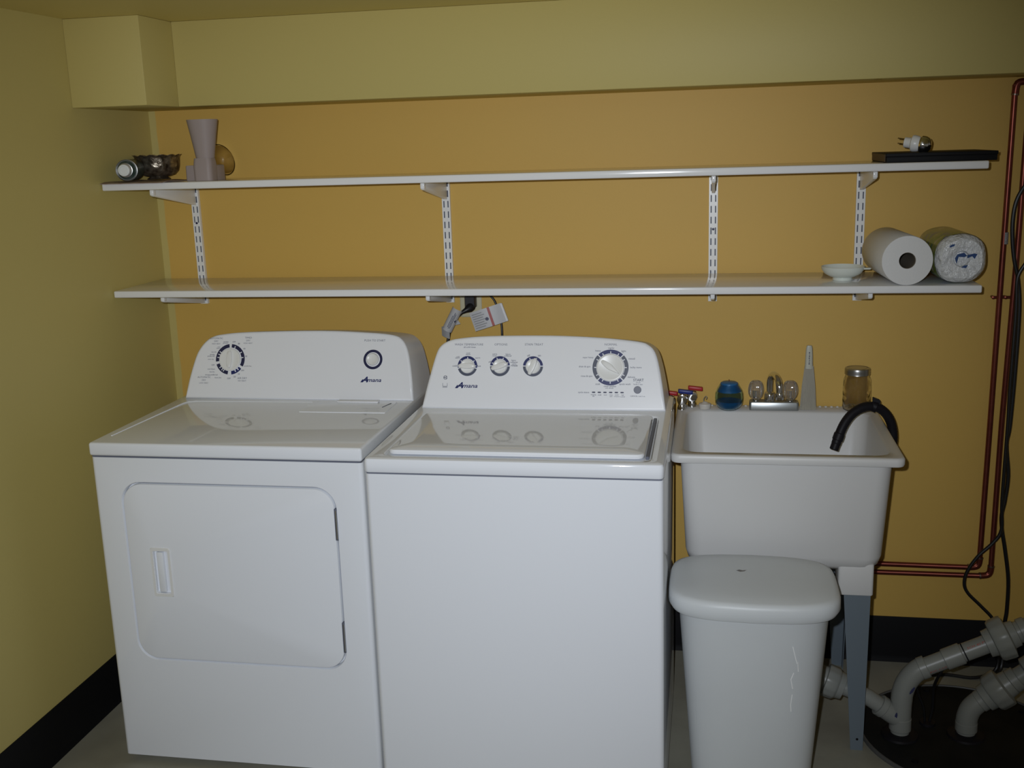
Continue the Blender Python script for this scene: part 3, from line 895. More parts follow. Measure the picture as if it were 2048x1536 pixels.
nt.links.new(tc.outputs['Object'], nz.inputs['Vector']); nt.links.new(nz.outputs['Fac'], cr.inputs['Fac']); nt.links.new(cr.outputs['Color'], b.inputs['Base Color'])
part(wr, 'printed_label', LT([(RW + 0.0005, 0.024), (RW + 0.0008, 0.026), (RW + 0.0008, 0.252), (RW + 0.0005, 0.254)], mt, 64, wob=squash, cap0=False, cap1=False), gm)
m_bprint = mat('blue_wrap_print', (0.03, 0.07, 0.20), 0.25)
bm = NB()
cxw, czw, yw = 2.4240, S1Z + RW, -0.3205
for pts in (((0.012, 0.004), (0.024, 0.009), (0.030, 0.002), (0.036, 0.014), (0.029, 0.016), (0.022, 0.014), (0.012, 0.012)), ((-0.018, 0.004), (-0.012, 0.014), (0.004, 0.018), (0.011, 0.010), (0.004, 0.007), (-0.010, 0.008), (-0.014, -0.010)), ((-0.032, 0.032), (-0.022, 0.036), (-0.020, 0.041), (-0.027, 0.040), (-0.033, 0.036)), ((-0.002, -0.020), (0.010, -0.022), (0.014, -0.014), (0.006, -0.015))):
    a = [bm.verts.new((cxw + x, yw, czw + z)) for x, z in pts]
    bb = [bm.verts.new((cxw + x, yw + 0.004, czw + z)) for x, z in pts]
    bm.faces.new(a); bm.faces.new(bb[::-1])
    for i in range(len(a)):
        j = (i + 1) % len(a)
        bm.faces.new((a[i], bb[i], bb[j], a[j]))
part(wr, 'printed_marks', bm, m_bprint, smooth=False)

m_dish = mat('milky_glass', (0.70, 0.74, 0.68), 0.15, spec=0.6)
ds = thing('white_dish', (2.138, -0.20, S1Z), 'shallow white footed dish with a tab handle beside the paper towels', 'dish')
mt = Matrix.Translation((2.138, -0.20, S1Z + 0.0003))
part(ds, 'dish_bowl', LT([(0.020, 0.007), (0.034, 0.0105), (0.049, 0.019), (0.0565, 0.030), (0.0585, 0.0385), (0.0565, 0.0388), (0.0540, 0.031), (0.046, 0.0215), (0.030, 0.0135), (0.001, 0.0125)], mt, 56), m_dish)
part(ds, 'dish_foot', LT([(0.0265, 0.0), (0.0272, 0.0015), (0.0255, 0.008), (0.020, 0.0105), (0.010, 0.0105)], mt, 40), m_dish)
bm = NB()
lo = [[(2.190 + x, -0.205 + y, S1Z + z) for x, y in rrect(0.008, 0, 0.014, 0.012, 0.007, 4)] for z in (0.0305, 0.0345)]
loft(bm, lo)
part(ds, 'tab_handle', bm, m_dish, bevel=(0.0008, 1))

# ------------------------------------------------------------------ outlet, plugs and tagged cords
ol = thing('electrical_outlet', (1.0345, 0.0, 1.105), 'ivory electrical outlet plate on the gold wall just below the lower shelf', 'outlet')
m_ivory = mat('ivory_plate', (0.62, 0.58, 0.40), 0.35)
bm = NB()
loft(bm, [[(1.0345 + x, y, 1.159 + z) for x, z in rrect(0, 0, 0.0350 - k, 0.0575 - k, 0.004, 4)] for k, y in ((0, -0.0003), (0, -0.003), (0.002, -0.005), (0.006, -0.0058))])
part(ol, 'cover_plate', bm, m_ivory)
for zz in (1.179, 1.139):
    bm = NB()
    loft(bm, [[(1.0345 + x, y, zz + z) for x, z in rrect(0, 0, 0.0168, 0.0140, 0.010, 5)] for y in (-0.005, -0.0075)])
    part(ol, 'socket', bm, m_ivory)
part(ol, 'plate_screw', LT([(0.0032, 0.0), (0.003, 0.001), (0.001, 0.0012)], AX((1.0345, -0.0058, 1.159), (0, -1, 0)), 12), M_steel)

cb = thing('dryer_power_cord', (1.0345, -0.02, 1.14), 'black power cord with a curled silver warning tag hanging left below the outlet', 'power cord')
bm = NB()
lo = []
for x, z, hx, hz, y0 in ((1.0385, 1.181, 0.0170, 0.0005, 0),):
    pass
loft(bm, [[(1.0385 + x, y, 1.158 + z) for x, z in rrect(0, 0, 0.0172 - k, 0.0235 - k, 0.005, 4)] for k, y in ((0.001, -0.0078), (0, -0.012), (0, -0.034), (0.003, -0.040))])
part(cb, 'plug', bm, mat('dark_grey_plug', (0.030, 0.030, 0.034), 0.4))
part(cb, 'strain_relief', TB([(1.0410, -0.030, 1.140), (1.0370, -0.040, 1.135), (1.0260, -0.048, 1.129), (1.0150, -0.053, 1.1235)], [0.0150, 0.0135, 0.0080, 0.0052], 14), M_cord)
part(cb, 'cord', TB([(1.0180, -0.052, 1.125), (1.0030, -0.058, 1.112), (0.9900, -0.062, 1.094), (0.9790, -0.064, 1.072), (0.9735, -0.068, 1.050), (0.9700, -0.075, 1.020), (0.9690, -0.10, 0.96), (0.969, -0.115, 0.85), (0.969, -0.115, 0.60)], 0.0050, 10, 5), M_cord)
m_tag = mat('silver_tag', (0.52, 0.52, 0.53), 0.35)
def sheet(bm, rows, th, nrm):
    A = [[bm.verts.new(p) for p in r] for r in rows]
    B = [[bm.verts.new(Vector(p) + Vector(nrm) * th) for p in r] for r in rows]
    n, m = len(A), len(A[0])
    for i in range(n - 1):
        for j in range(m - 1):
            bm.faces.new((A[i][j], A[i][j + 1], A[i + 1][j + 1], A[i + 1][j]))
            bm.faces.new((B[i][j], B[i + 1][j], B[i + 1][j + 1], B[i][j + 1]))
    for i in range(n - 1):
        for j in (0, m - 1):
            bm.faces.new((A[i][j], A[i + 1][j], B[i + 1][j], B[i][j]))
    for j in range(m - 1):
        for i in (0, n - 1):
            bm.faces.new((A[i][j], B[i][j], B[i][j + 1], A[i][j + 1]))
# curled tag: a sheet rolled about an axis running along the cord
axd = (Vector((1.006, -0.08, 1.138)) - Vector((0.970, -0.08, 1.072))).normalized()
side = Vector((axd.z, 0, -axd.x))
def curl_pt(t, a, r):
    c = Vector((0.9705, -0.0640, 1.074)) + axd * t
    return c + side * (r * math.cos(a)) + Vector((0, -1, 0)) * (r * math.sin(a))
bm = NB()
sheet(bm, [[curl_pt(t, a, 0.0165) for a in [0.15 + k * 0.31 for k in range(11)]] for t in (-0.004, 0.02, 0.045, 0.073)], 0.0006, (0, 0.3, 0))
tg = part(cb, 'warning_tag', bm, m_tag, angle=60)
bm = NB()
sheet(bm, [[(0.9535 + 0.018 * (1 - i / 3) * 0 + j * 0.0085, -0.072 - 0.006 * math.sin(j * 0.9), 1.083 - i * 0.0095 - 0.004 * j * (-1) ** 0 * (i / 3) + j * 0.0005) for j in range(4)] for i in range(4)], 0.0006, (0, 1, 0))
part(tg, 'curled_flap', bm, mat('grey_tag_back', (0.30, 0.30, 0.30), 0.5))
bm = NB()
for k, (t0, t1) in enumerate(((0.008, 0.058), (0.006, 0.062), (0.010, 0.050))):
    a0 = 1.15 + k * 0.22
    vs_ = [bm.verts.new(curl_pt(t, a, 0.0169)) for t, a in ((t0, a0), (t1, a0), (t1, a0 + 0.09), (t0, a0 + 0.09))]
    bm.faces.new(vs_)
vs_ = [bm.verts.new(curl_pt(t, a, 0.0170)) for t, a in ((0.030, 0.62), (0.041, 0.62), (0.035, 0.98))]
bm.faces.new(vs_)
part(tg, 'tag_print', bm, M_ink, smooth=False)
bm = NB()
sheet(bm, [[(0.985, -0.052, 1.104), (0.996, -0.052, 1.109)], [(0.988, -0.053, 1.083), (1.010, -0.053, 1.088)]], 0.0006, (0, 1, 0))
part(tg, 'tag_corner', bm, m_tag)

wc = thing('washer_power_cord', (1.12, -0.04, 1.14), 'thin black cord arching down right of the outlet with a flat red-striped warning tag', 'power cord')
part(wc, 'plug', BX(1.025, 1.052, -0.034, -0.0078, 1.1835, 1.2065), M_cord, bevel=(0.003, 2))
part(wc, 'cord', TB([(1.046, -0.030, 1.195), (1.075, -0.045, 1.1925), (1.098, -0.050, 1.1835), (1.112, -0.050, 1.171), (1.1215, -0.050, 1.1570), (1.1330, -0.052, 1.1250), (1.1400, -0.055, 1.0920), (1.1425, -0.060, 1.0600), (1.1440, -0.075, 1.02), (1.145, -0.10, 0.96), (1.145, -0.11, 0.85), (1.145, -0.11, 0.60)], 0.0034, 10, 5), M_cord)
TC = Vector((1.1010, -0.0700, 1.1135))
tu = Vector((0.958, 0.0, 0.287)).normalized(); tv = Vector((-0.30, 0, 0.955)).normalized()
def TP(a, b_, h=0.0):
    return TC + tu * a + tv * b_ + Vector((0, -h, 0)) + Vector((0, 0.020 * ((a + 0.05) / 0.1) ** 2 - 0.004, 0))
def tag_quad(bm, a0, a1, b0, b1, h, n=6):
    sheet(bm, [[TP(a0 + (a1 - a0) * i / n, bb, h) for i in range(n + 1)] for bb in (b0, b1)], 0.0004, (0, 1, 0))
bm = NB(); tag_quad(bm, -0.0510, 0.0500, -0.0325, 0.0275, 0)
t2 = part(wc, 'warning_tag', bm, m_tag)
bm = NB(); tag_quad(bm, 0.0050, 0.0125, -0.0325, 0.0275, 0.0012)
part(t2, 'red_stripe', bm, mat('red_print', (0.35, 0.03, 0.02), 0.4))
bm = NB()
for k in range(7):
    b0 = -0.026 + k * 0.0072
    x1 = -0.014 + (0.006 if k % 2 else 0)
    vs_ = [bm.verts.new(TP(a, bb, 0.0010)) for a, bb in ((-0.046, b0), (x1, b0), (x1, b0 + 0.0022), (-0.046, b0 + 0.0022))]
    bm.faces.new(vs_)
part(t2, 'tag_text', bm, mat('grey_tag_print', (0.25, 0.25, 0.26), 0.5), smooth=False)
bm = NB()
vs_ = [bm.verts.new(TP(-0.004 + 0.0055 * math.cos(a), -0.006 + 0.0055 * math.sin(a), 0.0011)) for a in [k * pi / 8 for k in range(16)]]
bm.faces.new(vs_)
part(t2, 'warning_symbol', bm, M_ink, smooth=False)
part(t2, 'cord_sleeve', TB([TP(0.049, 0.026), TP(0.0505, -0.032)], 0.0045, 10), M_plastic)

# ------------------------------------------------------------------ utility sink
SK = dict(x0=1.6800, x1=2.2661, y0=-0.5753, y1=-0.0200, z=0.831)
sink = thing('utility_sink', (1.973, -0.30, 0), 'white plastic utility sink on four blue-grey steel legs, right of the washer', 'sink')
cx, cy = (SK['x0'] + SK['x1']) / 2, (SK['y0'] + SK['y1']) / 2
hx, hy = (SK['x1'] - SK['x0']) / 2, (SK['y1'] - SK['y0']) / 2
def lp(cx_, cy_, hx_, hy_, r, z, n=7):
    return [(x, y, z) for x, y in rrect(cx_, cy_, hx_, hy_, r, n)]
bcx, bhx = 1.9725, 0.2685
icy, ihy = -0.3180, 0.2280        # inside of the tub leaves a broad ledge along the wall
bm = NB()
loft(bm, [lp(bcx, -0.300, bhx - 0.075, 0.175, 0.05, 0.5060), lp(bcx, -0.300, bhx - 0.036, 0.220, 0.055, 0.5100), lp(bcx, -0.300, bhx - 0.020, 0.237, 0.050, 0.5240), lp(bcx, -0.300, bhx - 0.014, 0.243, 0.046, 0.5480), lp(bcx, -0.300, bhx, 0.255, 0.040, 0.8080),
          lp(cx, cy, hx - 0.002, hy - 0.002, 0.022, 0.8085), lp(cx, cy, hx, hy, 0.024, 0.8130), lp(cx, cy, hx, hy, 0.024, 0.8260), lp(cx, cy, hx - 0.003, hy - 0.003, 0.022, 0.8305), lp(cx, cy, hx - 0.008, hy - 0.008, 0.020, 0.8310),
          lp(1.9730, icy, 0.2655, ihy, 0.045, 0.8305), lp(1.9730, icy, 0.2600, ihy - 0.005, 0.045, 0.8250), lp(1.9730, icy, 0.2490, ihy - 0.014, 0.045, 0.5600), lp(1.9730, icy, 0.235, ihy - 0.03, 0.045, 0.5300), lp(1.9730, icy, 0.19, 0.15, 0.045, 0.5200)])
part(sink, 'tub', bm, M_tub, angle=60)
# little raised studs along the back of the ledge
bm = NB()
for k in range(30):
    x = 1.735 + k * 0.0168
    lathe(bm, [(0.0042, 0.0), (0.0042, 0.002), (0.0025, 0.0036), (0.0005, 0.004)], Matrix.Translation((x, -0.036, 0.8308)), 8)
part(sink, 'ledge_studs', bm, M_tub)['kind'] = 'stuff'
for sx in (-1, 1):
    for sy in (-1, 1):
        lx = bcx + sx * 0.1885
        ly = -0.300 + sy * 0.1960
        # moulded socket
        bm = NB()
        z0, z1 = 0.443, 0.530
        lo = [[(lx + x, ly + y, z) for x, y in rrect(0, 0, 0.045, 0.040, 0.008, 3)] for z in (z0, z1)]
        loft(bm, lo)
        part(sink, 'leg_socket', bm, M_tub, bevel=(0.003, 2), angle=50)
        # folded steel leg, L-shaped and tapering
        bm = NB()
        lo = []
        for z, w, xo, yo in ((0.470, 0.0700, 0.0, 0.0), (0.0, 0.0320, 0.006, 0.012)):
            ox = lx + sx * (0.0430 + xo * 0); oy = ly + sy * (0.0380 + yo)
            ix = sx; iy = sy
            xe = ox - ix * (0.0095 if z == 0 else 0.004)
            pts = [(xe, oy), (xe - ix * w, oy), (xe - ix * w, oy - iy * 0.0022), (xe - ix * 0.0022, oy - iy * 0.0022), (xe - ix * 0.0022, oy - iy * w * 0.8), (xe, oy - iy * w * 0.8)]
            lo.append([(x, y, z) for x, y in pts])
        loft(bm, lo)
        lg = part(sink, 'leg', bm, M_leg, smooth=False)
        part(lg, 'bolt', LT([(0.0035, 0.0), (0.003, 0.0015), (0.0008, 0.002)], AX((lx + sx * 0.018, ly + sy * 0.0495, 0.032), (0, sy, 0)), 10), M_black)
part(sink, 'drain_tail', TB([(1.973, -0.318, 0.522), (1.973, -0.318, 0.30), (1.973, -0.32, 0.24), (1.99, -0.34, 0.205), (2.03, -0.375, 0.182), (2.075, -0.40, 0.170)], 0.0215, 16, 4), M_pvc)

# faucet on the ledge
LZ = 0.8312
fc = thing('chrome_faucet', (1.967, -0.068, LZ), 'low chrome faucet with arched spout and two clear knobs on the sink ledge', 'faucet')
bm = NB()
loft(bm, [[(1.967 + x, -0.068 + y, z) for x, y in rrect(0, 0, hx_, hy_, 0.006, 4)] for hx_, hy_, z in ((0.0715, 0.022, LZ), (0.0715, 0.022, LZ + 0.021), (0.0700, 0.0205, LZ + 0.0245), (0.066, 0.017, LZ + 0.0255))])
part(fc, 'base_plate', bm, mat('brightened_chrome', (0.36, 0.38, 0.38), 0.30, metal=0.70), angle=40)  # rougher, less metallic chrome copy; brightness of reflections put into the material
part(fc, 'spout_collar', LT([(0.0165, 0.024), (0.0160, 0.045), (0.0130, 0.052), (0.010, 0.054)], Matrix.Translation((1.955, -0.068, LZ)), 24), M_chrome)
part(fc, 'spout', TB([(1.955, -0.068, LZ + 0.045), (1.955, -0.068, LZ + 0.082), (1.9575, -0.074, LZ + 0.100), (1.9640, -0.095, LZ + 0.1115), (1.9715, -0.120, LZ + 0.1085), (1.9765, -0.136, LZ + 0.096), (1.9785, -0.142, LZ + 0.078), (1.979, -0.143, LZ + 0.060)], 0.0095, 16, 5), M_chrome)
part(fc, 'aerator', LT([(0.0120, 0.0), (0.0125, 0.003), (0.0125, 0.016), (0.0105, 0.021)], Matrix.Translation((1.979, -0.143, LZ + 0.047)), 20), M_chrome)
m_knobglass = mat('clear_acrylic', (0.92, 0.90, 0.88), 0.08, trans=0.9, ior=1.45)
for kx in (1.9145, 2.0145):
    part(fc, 'knob_stem', LT([(0.010, 0.024), (0.010, 0.034), (0.006, 0.036), (0.006, 0.058), (0.003, 0.06)], Matrix.Translation((kx, -0.068, LZ)), 16), M_chrome)
    part(fc, 'clear_knob', LT([(0.0125, 0.031), (0.0180, 0.038), (0.0215, 0.048), (0.0222, 0.060), (0.0205, 0.072), (0.0165, 0.082), (0.0110, 0.0865), (0.001, 0.087)], Matrix.Translation((kx, -0.068, LZ)), 40, wob=lambda r, h, a: (r * (1 + 0.045 * math.cos(10 * a)), h)), m_knobglass)

# round glass candle holder with a blue candle
GX, GY = 1.8355, -0.075
cnd = thing('blue_glass_candle', (GX, GY, LZ), 'round glass globe holding a blue candle on the sink ledge left of the faucet', 'candle')
mt = Matrix.Translation((GX, GY, LZ + 0.0003))
part(cnd, 'glass_globe', LT([(0.014, 0.0), (0.026, 0.0), (0.0345, 0.007), (0.0405, 0.019), (0.0425, 0.034), (0.0415, 0.048), (0.0375, 0.060), (0.0320, 0.0695), (0.0275, 0.077), (0.0255, 0.077), (0.0300, 0.0685), (0.0352, 0.059), (0.0392, 0.0475), (0.0402, 0.034), (0.0383, 0.020), (0.0328, 0.009), (0.025, 0.0035), (0.002, 0.0035)], mt, 48), mat('blue_tinted_glass', (0.58, 0.80, 0.88), 0.03, trans=1.0, ior=1.35))
part(cnd, 'blue_wax', LT([(0.002, 0.0535), (0.0350, 0.0545), (0.0345, 0.0590), (0.0300, 0.0670), (0.0262, 0.0745), (0.0258, 0.0805), (0.022, 0.0830), (0.002, 0.0845)], mt, 40), mat('blue_wax', (0.018, 0.14, 0.34), 0.4))
part(cnd, 'blue_base_wax', LT([(0.020, 0.0042), (0.0245, 0.0045), (0.0322, 0.0100), (0.0372, 0.0200), (0.0380, 0.0265), (0.030, 0.0250), (0.002, 0.0235)], mt, 40), mat('blue_wax', (0.018, 0.14, 0.34), 0.4))
part(cnd, 'wick', TB([(GX, GY, LZ + 0.083), (GX - 0.001, GY, LZ + 0.091)], 0.0011, 6), mat('dark_red_wick', (0.16, 0.03, 0.03), 0.7))

# rubber sink stopper with a wire hook
st = thing('sink_stopper', (1.7640, -0.078, LZ), 'small white rubber sink stopper with a wire hook, left on the sink ledge', 'stopper')
m_rub = mat('white_rubber', (0.66, 0.63, 0.58), 0.5)
mt = Matrix.Translation((1.7640, -0.078, LZ + 0.0004))
part(st, 'stopper_plug', LT([(0.0140, 0.0), (0.0165, 0.001), (0.0185, 0.013), (0.0175, 0.0165), (0.010, 0.0180), (0.006, 0.0215), (0.002, 0.0225)], mt, 32), m_rub)
part(st, 'wire_hook', TB([(1.7625, -0.078, LZ + 0.021), (1.7600, -0.078, LZ + 0.027), (1.7615, -0.078, LZ + 0.033), (1.7655, -0.078, LZ + 0.0385), (1.7690, -0.078, LZ + 0.038), (1.7695, -0.078, LZ + 0.033), (1.7665, -0.078, LZ + 0.029)], 0.0011, 7, 4), M_steel)

# translucent bristle brush standing upright
bx_, by_ = 2.0668, -0.068
br = thing('bristle_brush', (bx_, by_, LZ), 'tall pale translucent brush standing on its bristles right of the faucet', 'brush')
m_hand = mat('pale_plastic_handle', (0.50, 0.50, 0.42), 0.35)
bm = NB()
loft(bm, [[(bx_ - 0.001 + x, by_ + y, LZ + z) for x, y in rrect(0, 0, hx_, hy_, min(hx_, hy_) * 0.8, 4)] for hx_, hy_, z in ((0.0125, 0.0085, 0.125), (0.0113, 0.0075, 0.138), (0.0105, 0.0060, 0.165), (0.0092, 0.0055, 0.186), (0.0070, 0.0045, 0.194))])
hnd = part(br, 'handle', bm, m_hand, angle=60)
bm = NB()
for k in range(7):
    z0 = 0.1385 + k * 0.0055
    vs_ = [bm.verts.new((bx_ - 0.001 + x, by_ - 0.0088, LZ + z)) for x, z in ((-0.0012, z0), (0.0016, z0), (0.0016 - 0.001 * (k % 2), z0 + 0.0040), (-0.0012 + 0.001 * (k % 3), z0 + 0.0036))]
    bm.faces.new(vs_)
part(hnd, 'printed_marks', bm, M_ink, smooth=False)
bm = NB()
rng = random.Random(3)
for i in range(-7, 8):
    for j in range(-2, 3):
        x0 = bx_ + i * 0.0016; y0 = by_ + j * 0.0028
        x1 = bx_ + i * 0.0030 + rng.uniform(-0.0008, 0.0008); y1 = by_ + j * 0.0050 + rng.uniform(-0.001, 0.001)
        xm = bx_ + i * 0.0025; ym = by_ + j * 0.0042
        tube(bm, [(x0, y0, LZ + 0.132), (xm, ym, LZ + 0.070), (x1, y1, LZ + 0.0006)], [0.0011, 0.0014, 0.0015], 5)
bo = part(br, 'bristles', bm, mat('translucent_bristle', (0.70, 0.67, 0.58), 0.35, trans=0.5, ior=1.15))
bo['kind'] = 'stuff'

# mason jar with metal lid
JX, JY = 2.2050, -0.068
jar = thing('mason_jar', (JX, JY, LZ), 'clear glass mason jar with a grey metal lid on the sink ledge beside the hose', 'jar')
mt = Matrix.Translation((JX, JY, LZ + 0.0003))
JP = [(0.012, 0.0015), (0.033, 0.0), (0.0385, 0.004), (0.0400, 0.012)] + [(0.0400, 0.014 + k * 0.004) for k in range(16)] + [ (0.0388, 0.092), (0.0345, 0.104), (0.0335, 0.108), (0.0335, 0.122), (0.0312, 0.122), (0.0312, 0.106), (0.0362, 0.091), (0.0374, 0.077), (0.0374, 0.013), (0.035, 0.006), (0.010, 0.005)]
part(jar, 'glass', LT(JP, mt, 72, wob=lambda r, h, a: (r * (1 + (0.016 * math.cos(9 * a) * math.cos(2 * pi * h / 0.020) if r > 0.0399 else 0)), h)), mat('patterned_glass', (1.0, 0.98, 0.93), 0.02, trans=1.0, ior=1.45, bump=(60, 0.6)))
lidj = part(jar, 'lid_band', LT([(0.0352, 0.108), (0.0368, 0.109), (0.0362, 0.112), (0.0368, 0.116), (0.0362, 0.120), (0.0366, 0.124), (0.0350, 0.1275), (0.0300, 0.1280)], mt, 48, cap0=False, cap1=False), mat('zinc', (0.42, 0.42, 0.41), 0.32, metal=1.0))
part(jar, 'lid_disc', LT([(0.0312, 0.1262), (0.0310, 0.1275), (0.0265, 0.1272), (0.0260, 0.1280), (0.001, 0.1280)], mt, 48), mat('zinc', (0.42, 0.42, 0.41), 0.32, metal=1.0))

# black drain hose hooked over the right rim
hs = thing('drain_hose', (2.21, -0.20, 0.80), 'black washer drain hose hooked over the right rim of the utility sink', 'hose')
hp = [(2.1290, -0.262, 0.7800), (2.1390, -0.255, 0.8080), (2.1525, -0.246, 0.8360), (2.1720, -0.236, 0.8600), (2.1980, -0.226, 0.8755), (2.2270, -0.216, 0.8790), (2.2540, -0.206, 0.8690), (2.2760, -0.200, 0.8450), (2.2890, -0.195, 0.8120), (2.2930, -0.190, 0.7700), (2.2900, -0.170, 0.7000), (2.2750, -0.080, 0.60), (2.20, -0.028, 0.50), (2.0, -0.026, 0.48)]
cp_ = catmull(hp, 10)
rr_ = [0.0130 + (0.0007 if i % 2 else 0.0) for i in range(len(cp_))]
part(hs, 'hose', TB(cp_, rr_, 14), M_rubber)
d0 = (Vector(hp[1]) - Vector(hp[0])).normalized()
e0 = Vector(hp[0])
part(hs, 'hose_end', TB([e0 - d0 * 0.018, e0 - d0 * 0.016, e0 + d0 * 0.010, e0 + d0 * 0.012, e0 + d0 * 0.030, e0 + d0 * 0.032], [0.0110, 0.0125, 0.0125, 0.0152, 0.0152, 0.0132], 16), M_rubber)
cpos = Vector((2.2350, -0.213, 0.8790))
bm = NB()
tube(bm, [cpos + Vector((-0.008, 0.003, 0.002)), cpos + Vector((0.008, -0.003, -0.004))], 0.0162, 16)
hc = part(hs, 'hose_clip', bm, M_rubber)
bm = NB()
loft(bm, [[(2.2400 + x * 0.93, -0.220 + y, 0.8950 + z - x * 0.36) for x, z in rrect(0, 0, 0.0110, 0.0065, 0.003, 3)] for y in (0.0, 0.012)])
part(hc, 'clip_tab', bm, M_rubber, angle=50)

# ------------------------------------------------------------------ washer supply valves on the wall
def valve(x, y, z, hand, label, hlen, dirx=1):
    t = thing('shutoff_valve', (x, -0.01, z), label, 'valve', 'washer shutoff valves')
    part(t, 'wall_stub', TB([(x, -0.0015, z), (x, y + 0.006, z)], 0.0080, 12), M_copper)
    part(t, 'valve_body', LT([(0.0120, -0.016), (0.0160, -0.015), (0.0160, -0.006), (0.0125, -0.004), (0.0125, 0.004), (0.0160, 0.006), (0.0160, 0.013), (0.0120, 0.014)], AX((x, y, z), (0, 1, 0)), 8), M_chrome)
    part(t, 'outlet_thread', LT([(0.0100, -0.036), (0.0130, -0.035), (0.0130, -0.020), (0.0110, -0.016), (0.0110, 0.0)], Matrix.Translation((x, y - 0.004, z)), 12), M_chrome)
    part(t, 'stem', TB([(x, y, z + 0.008), (x, y, z + 0.0215)], 0.0062, 10), M_steel)
    bm = NB()
    lo = [[(x + a, y + b_, z + 0.0190 + k - 0.10 * a) for a, b_ in rrect(hlen * 0.5 * dirx - 0.012 * dirx, -0.002, hlen * 0.5, 0.0075, 0.004, 3)] for k in (0.0, 0.0115)]
    loft(bm, lo)
    part(t, 'lever_handle', bm, hand, bevel=(0.0012, 1), angle=50)
valve(1.6960, -0.080, 0.8610, M_blue, 'chrome shutoff valve with a blue lever at the back left of the sink', 0.044)
valve(1.7250, -0.045, 0.8640, M_red, 'chrome shutoff valve with a red lever turned right, nearest the stopper', 0.044)
valve(1.6600, -0.055, 0.8500, M_red, 'valve with a red lever half hidden behind the washer console', 0.034)

# ------------------------------------------------------------------ copper pipes
def pipe_set(name, label, pts, fit, extra=None):
    t = thing(name, pts[0], label, 'pipe', 'copper water pipes on the gold wall')
    part(t, 'pipe', TB(pts, 0.0079, 14), M_copper)
    for a, b_, c in fit:      # elbow fittings through three points
        P = catmull([a, b_, c], 5)
        part(t, 'elbow', TB(P, [0.0098] * 1 + [0.0096] * (len(P) - 2) + [0.0098], 14), M_copper)
        for e_, q in ((a, P[1]), (c, P[-2])):
            e_ = Vector(e_); dd = (e_ - q).normalized()
            part(t, 'solder_joint', TB([e_ - dd * 0.002, e_ + dd * 0.002], 0.0102, 14), M_solder)
    return t
PY = -0.030
p1 = pipe_set('copper_pipe', 'left of the two copper pipes running down the wall at the right edge', [(2.597, PY, 1.7480), (2.590, PY, 0.78), (2.586, PY, 0.352), (2.566, PY, 0.334), (2.06, PY, 0.336)],
         [((2.5975, PY, 1.722), (2.603, PY, 1.752), (2.630, PY, 1.756)), ((2.5862, PY, 0.366), (2.581, PY, 0.340), (2.556, PY, 0.334))])
part(p1, 'top_run', TB([(2.612, PY, 1.7560), (3.2, PY, 1.7560)], 0.0079, 14), M_copper)
bm = NB()
tube(bm, [(2.5968, PY, 1.345), (2.5966, PY, 1.312)], 0.0084, 16)
part(p1, 'barcode_sticker', bm, mat('barcode_print', (0.42, 0.42, 0.42), 0.5, noise=(400, 1.0, (0.12, 0.12, 0.12))))
p2 = pipe_set('copper_pipe', 'right of the two copper pipes running down the wall, behind the black cables', [(2.636, PY, 1.7480), (2.631, PY, 1.25), (2.622, PY, 0.78), (2.6200, PY, 0.326), (2.602, PY, 0.308), (2.06, PY, 0.307)],
         [((2.6202, PY, 0.340), (2.615, PY, 0.314), (2.590, PY, 0.308))])
cl = thing('pipe_clamp', (2.612, -0.012, 1.158), 'small copper clamp fixing both copper pipes to the wall below the shelf', 'clamp')
part(cl, 'clamp_bar', BX(2.576, 2.652, -0.0200, -0.0150, 1.1535, 1.1620), M_copper, bevel=(0.001, 1))
for xx in (2.5785, 2.6120, 2.6490):
    part(cl, 'clamp_screw', LT([(0.0042, -0.020), (0.0042, 0.0), (0.0055, 0.001), (0.0045, 0.004), (0.001, 0.005)], AX((xx, -0.0205, 1.158), (0, -1, 0)), 12), M_copper)

# ------------------------------------------------------------------ hanging cables
CY = -0.050
solo('black_cable', TB([(3.02, CY, 1.768), (2.86, CY, 1.66), (2.72, CY, 1.56), (2.668, CY, 1.515), (2.6345, CY, 1.474), (2.6150, CY, 1.432), (2.6090, CY, 1.380), (2.6120, CY, 1.325), (2.6205, CY, 1.268), (2.6340, CY, 1.212), (2.6430, CY, 1.126), (2.6435, CY, 0.951), (2.6400, CY, 0.787), (2.6345, CY, 0.727), (2.6450, CY, 0.635), (2.6410, CY, 0.558), (2.6345, CY, 0.511), (2.6385, CY, 0.464), (2.6510, CY, 0.401), (2.6660, CY, 0.306), (2.6680, CY, 0.209), (2.6650, CY, 0.168), (2.668, -0.045, 0.10), (2.66, -0.06, 0.02), (2.62, -0.10, 0.0065), (2.66, -0.125, 0.0060), (2.76, -0.13, 0.0060)], 0.0056, 10, 5), M_cord, (2.64, CY, 0.0), 'black cable hanging straight down the wall beside the copper pipes', 'cable', 'hanging cables')
CY2 = -0.063
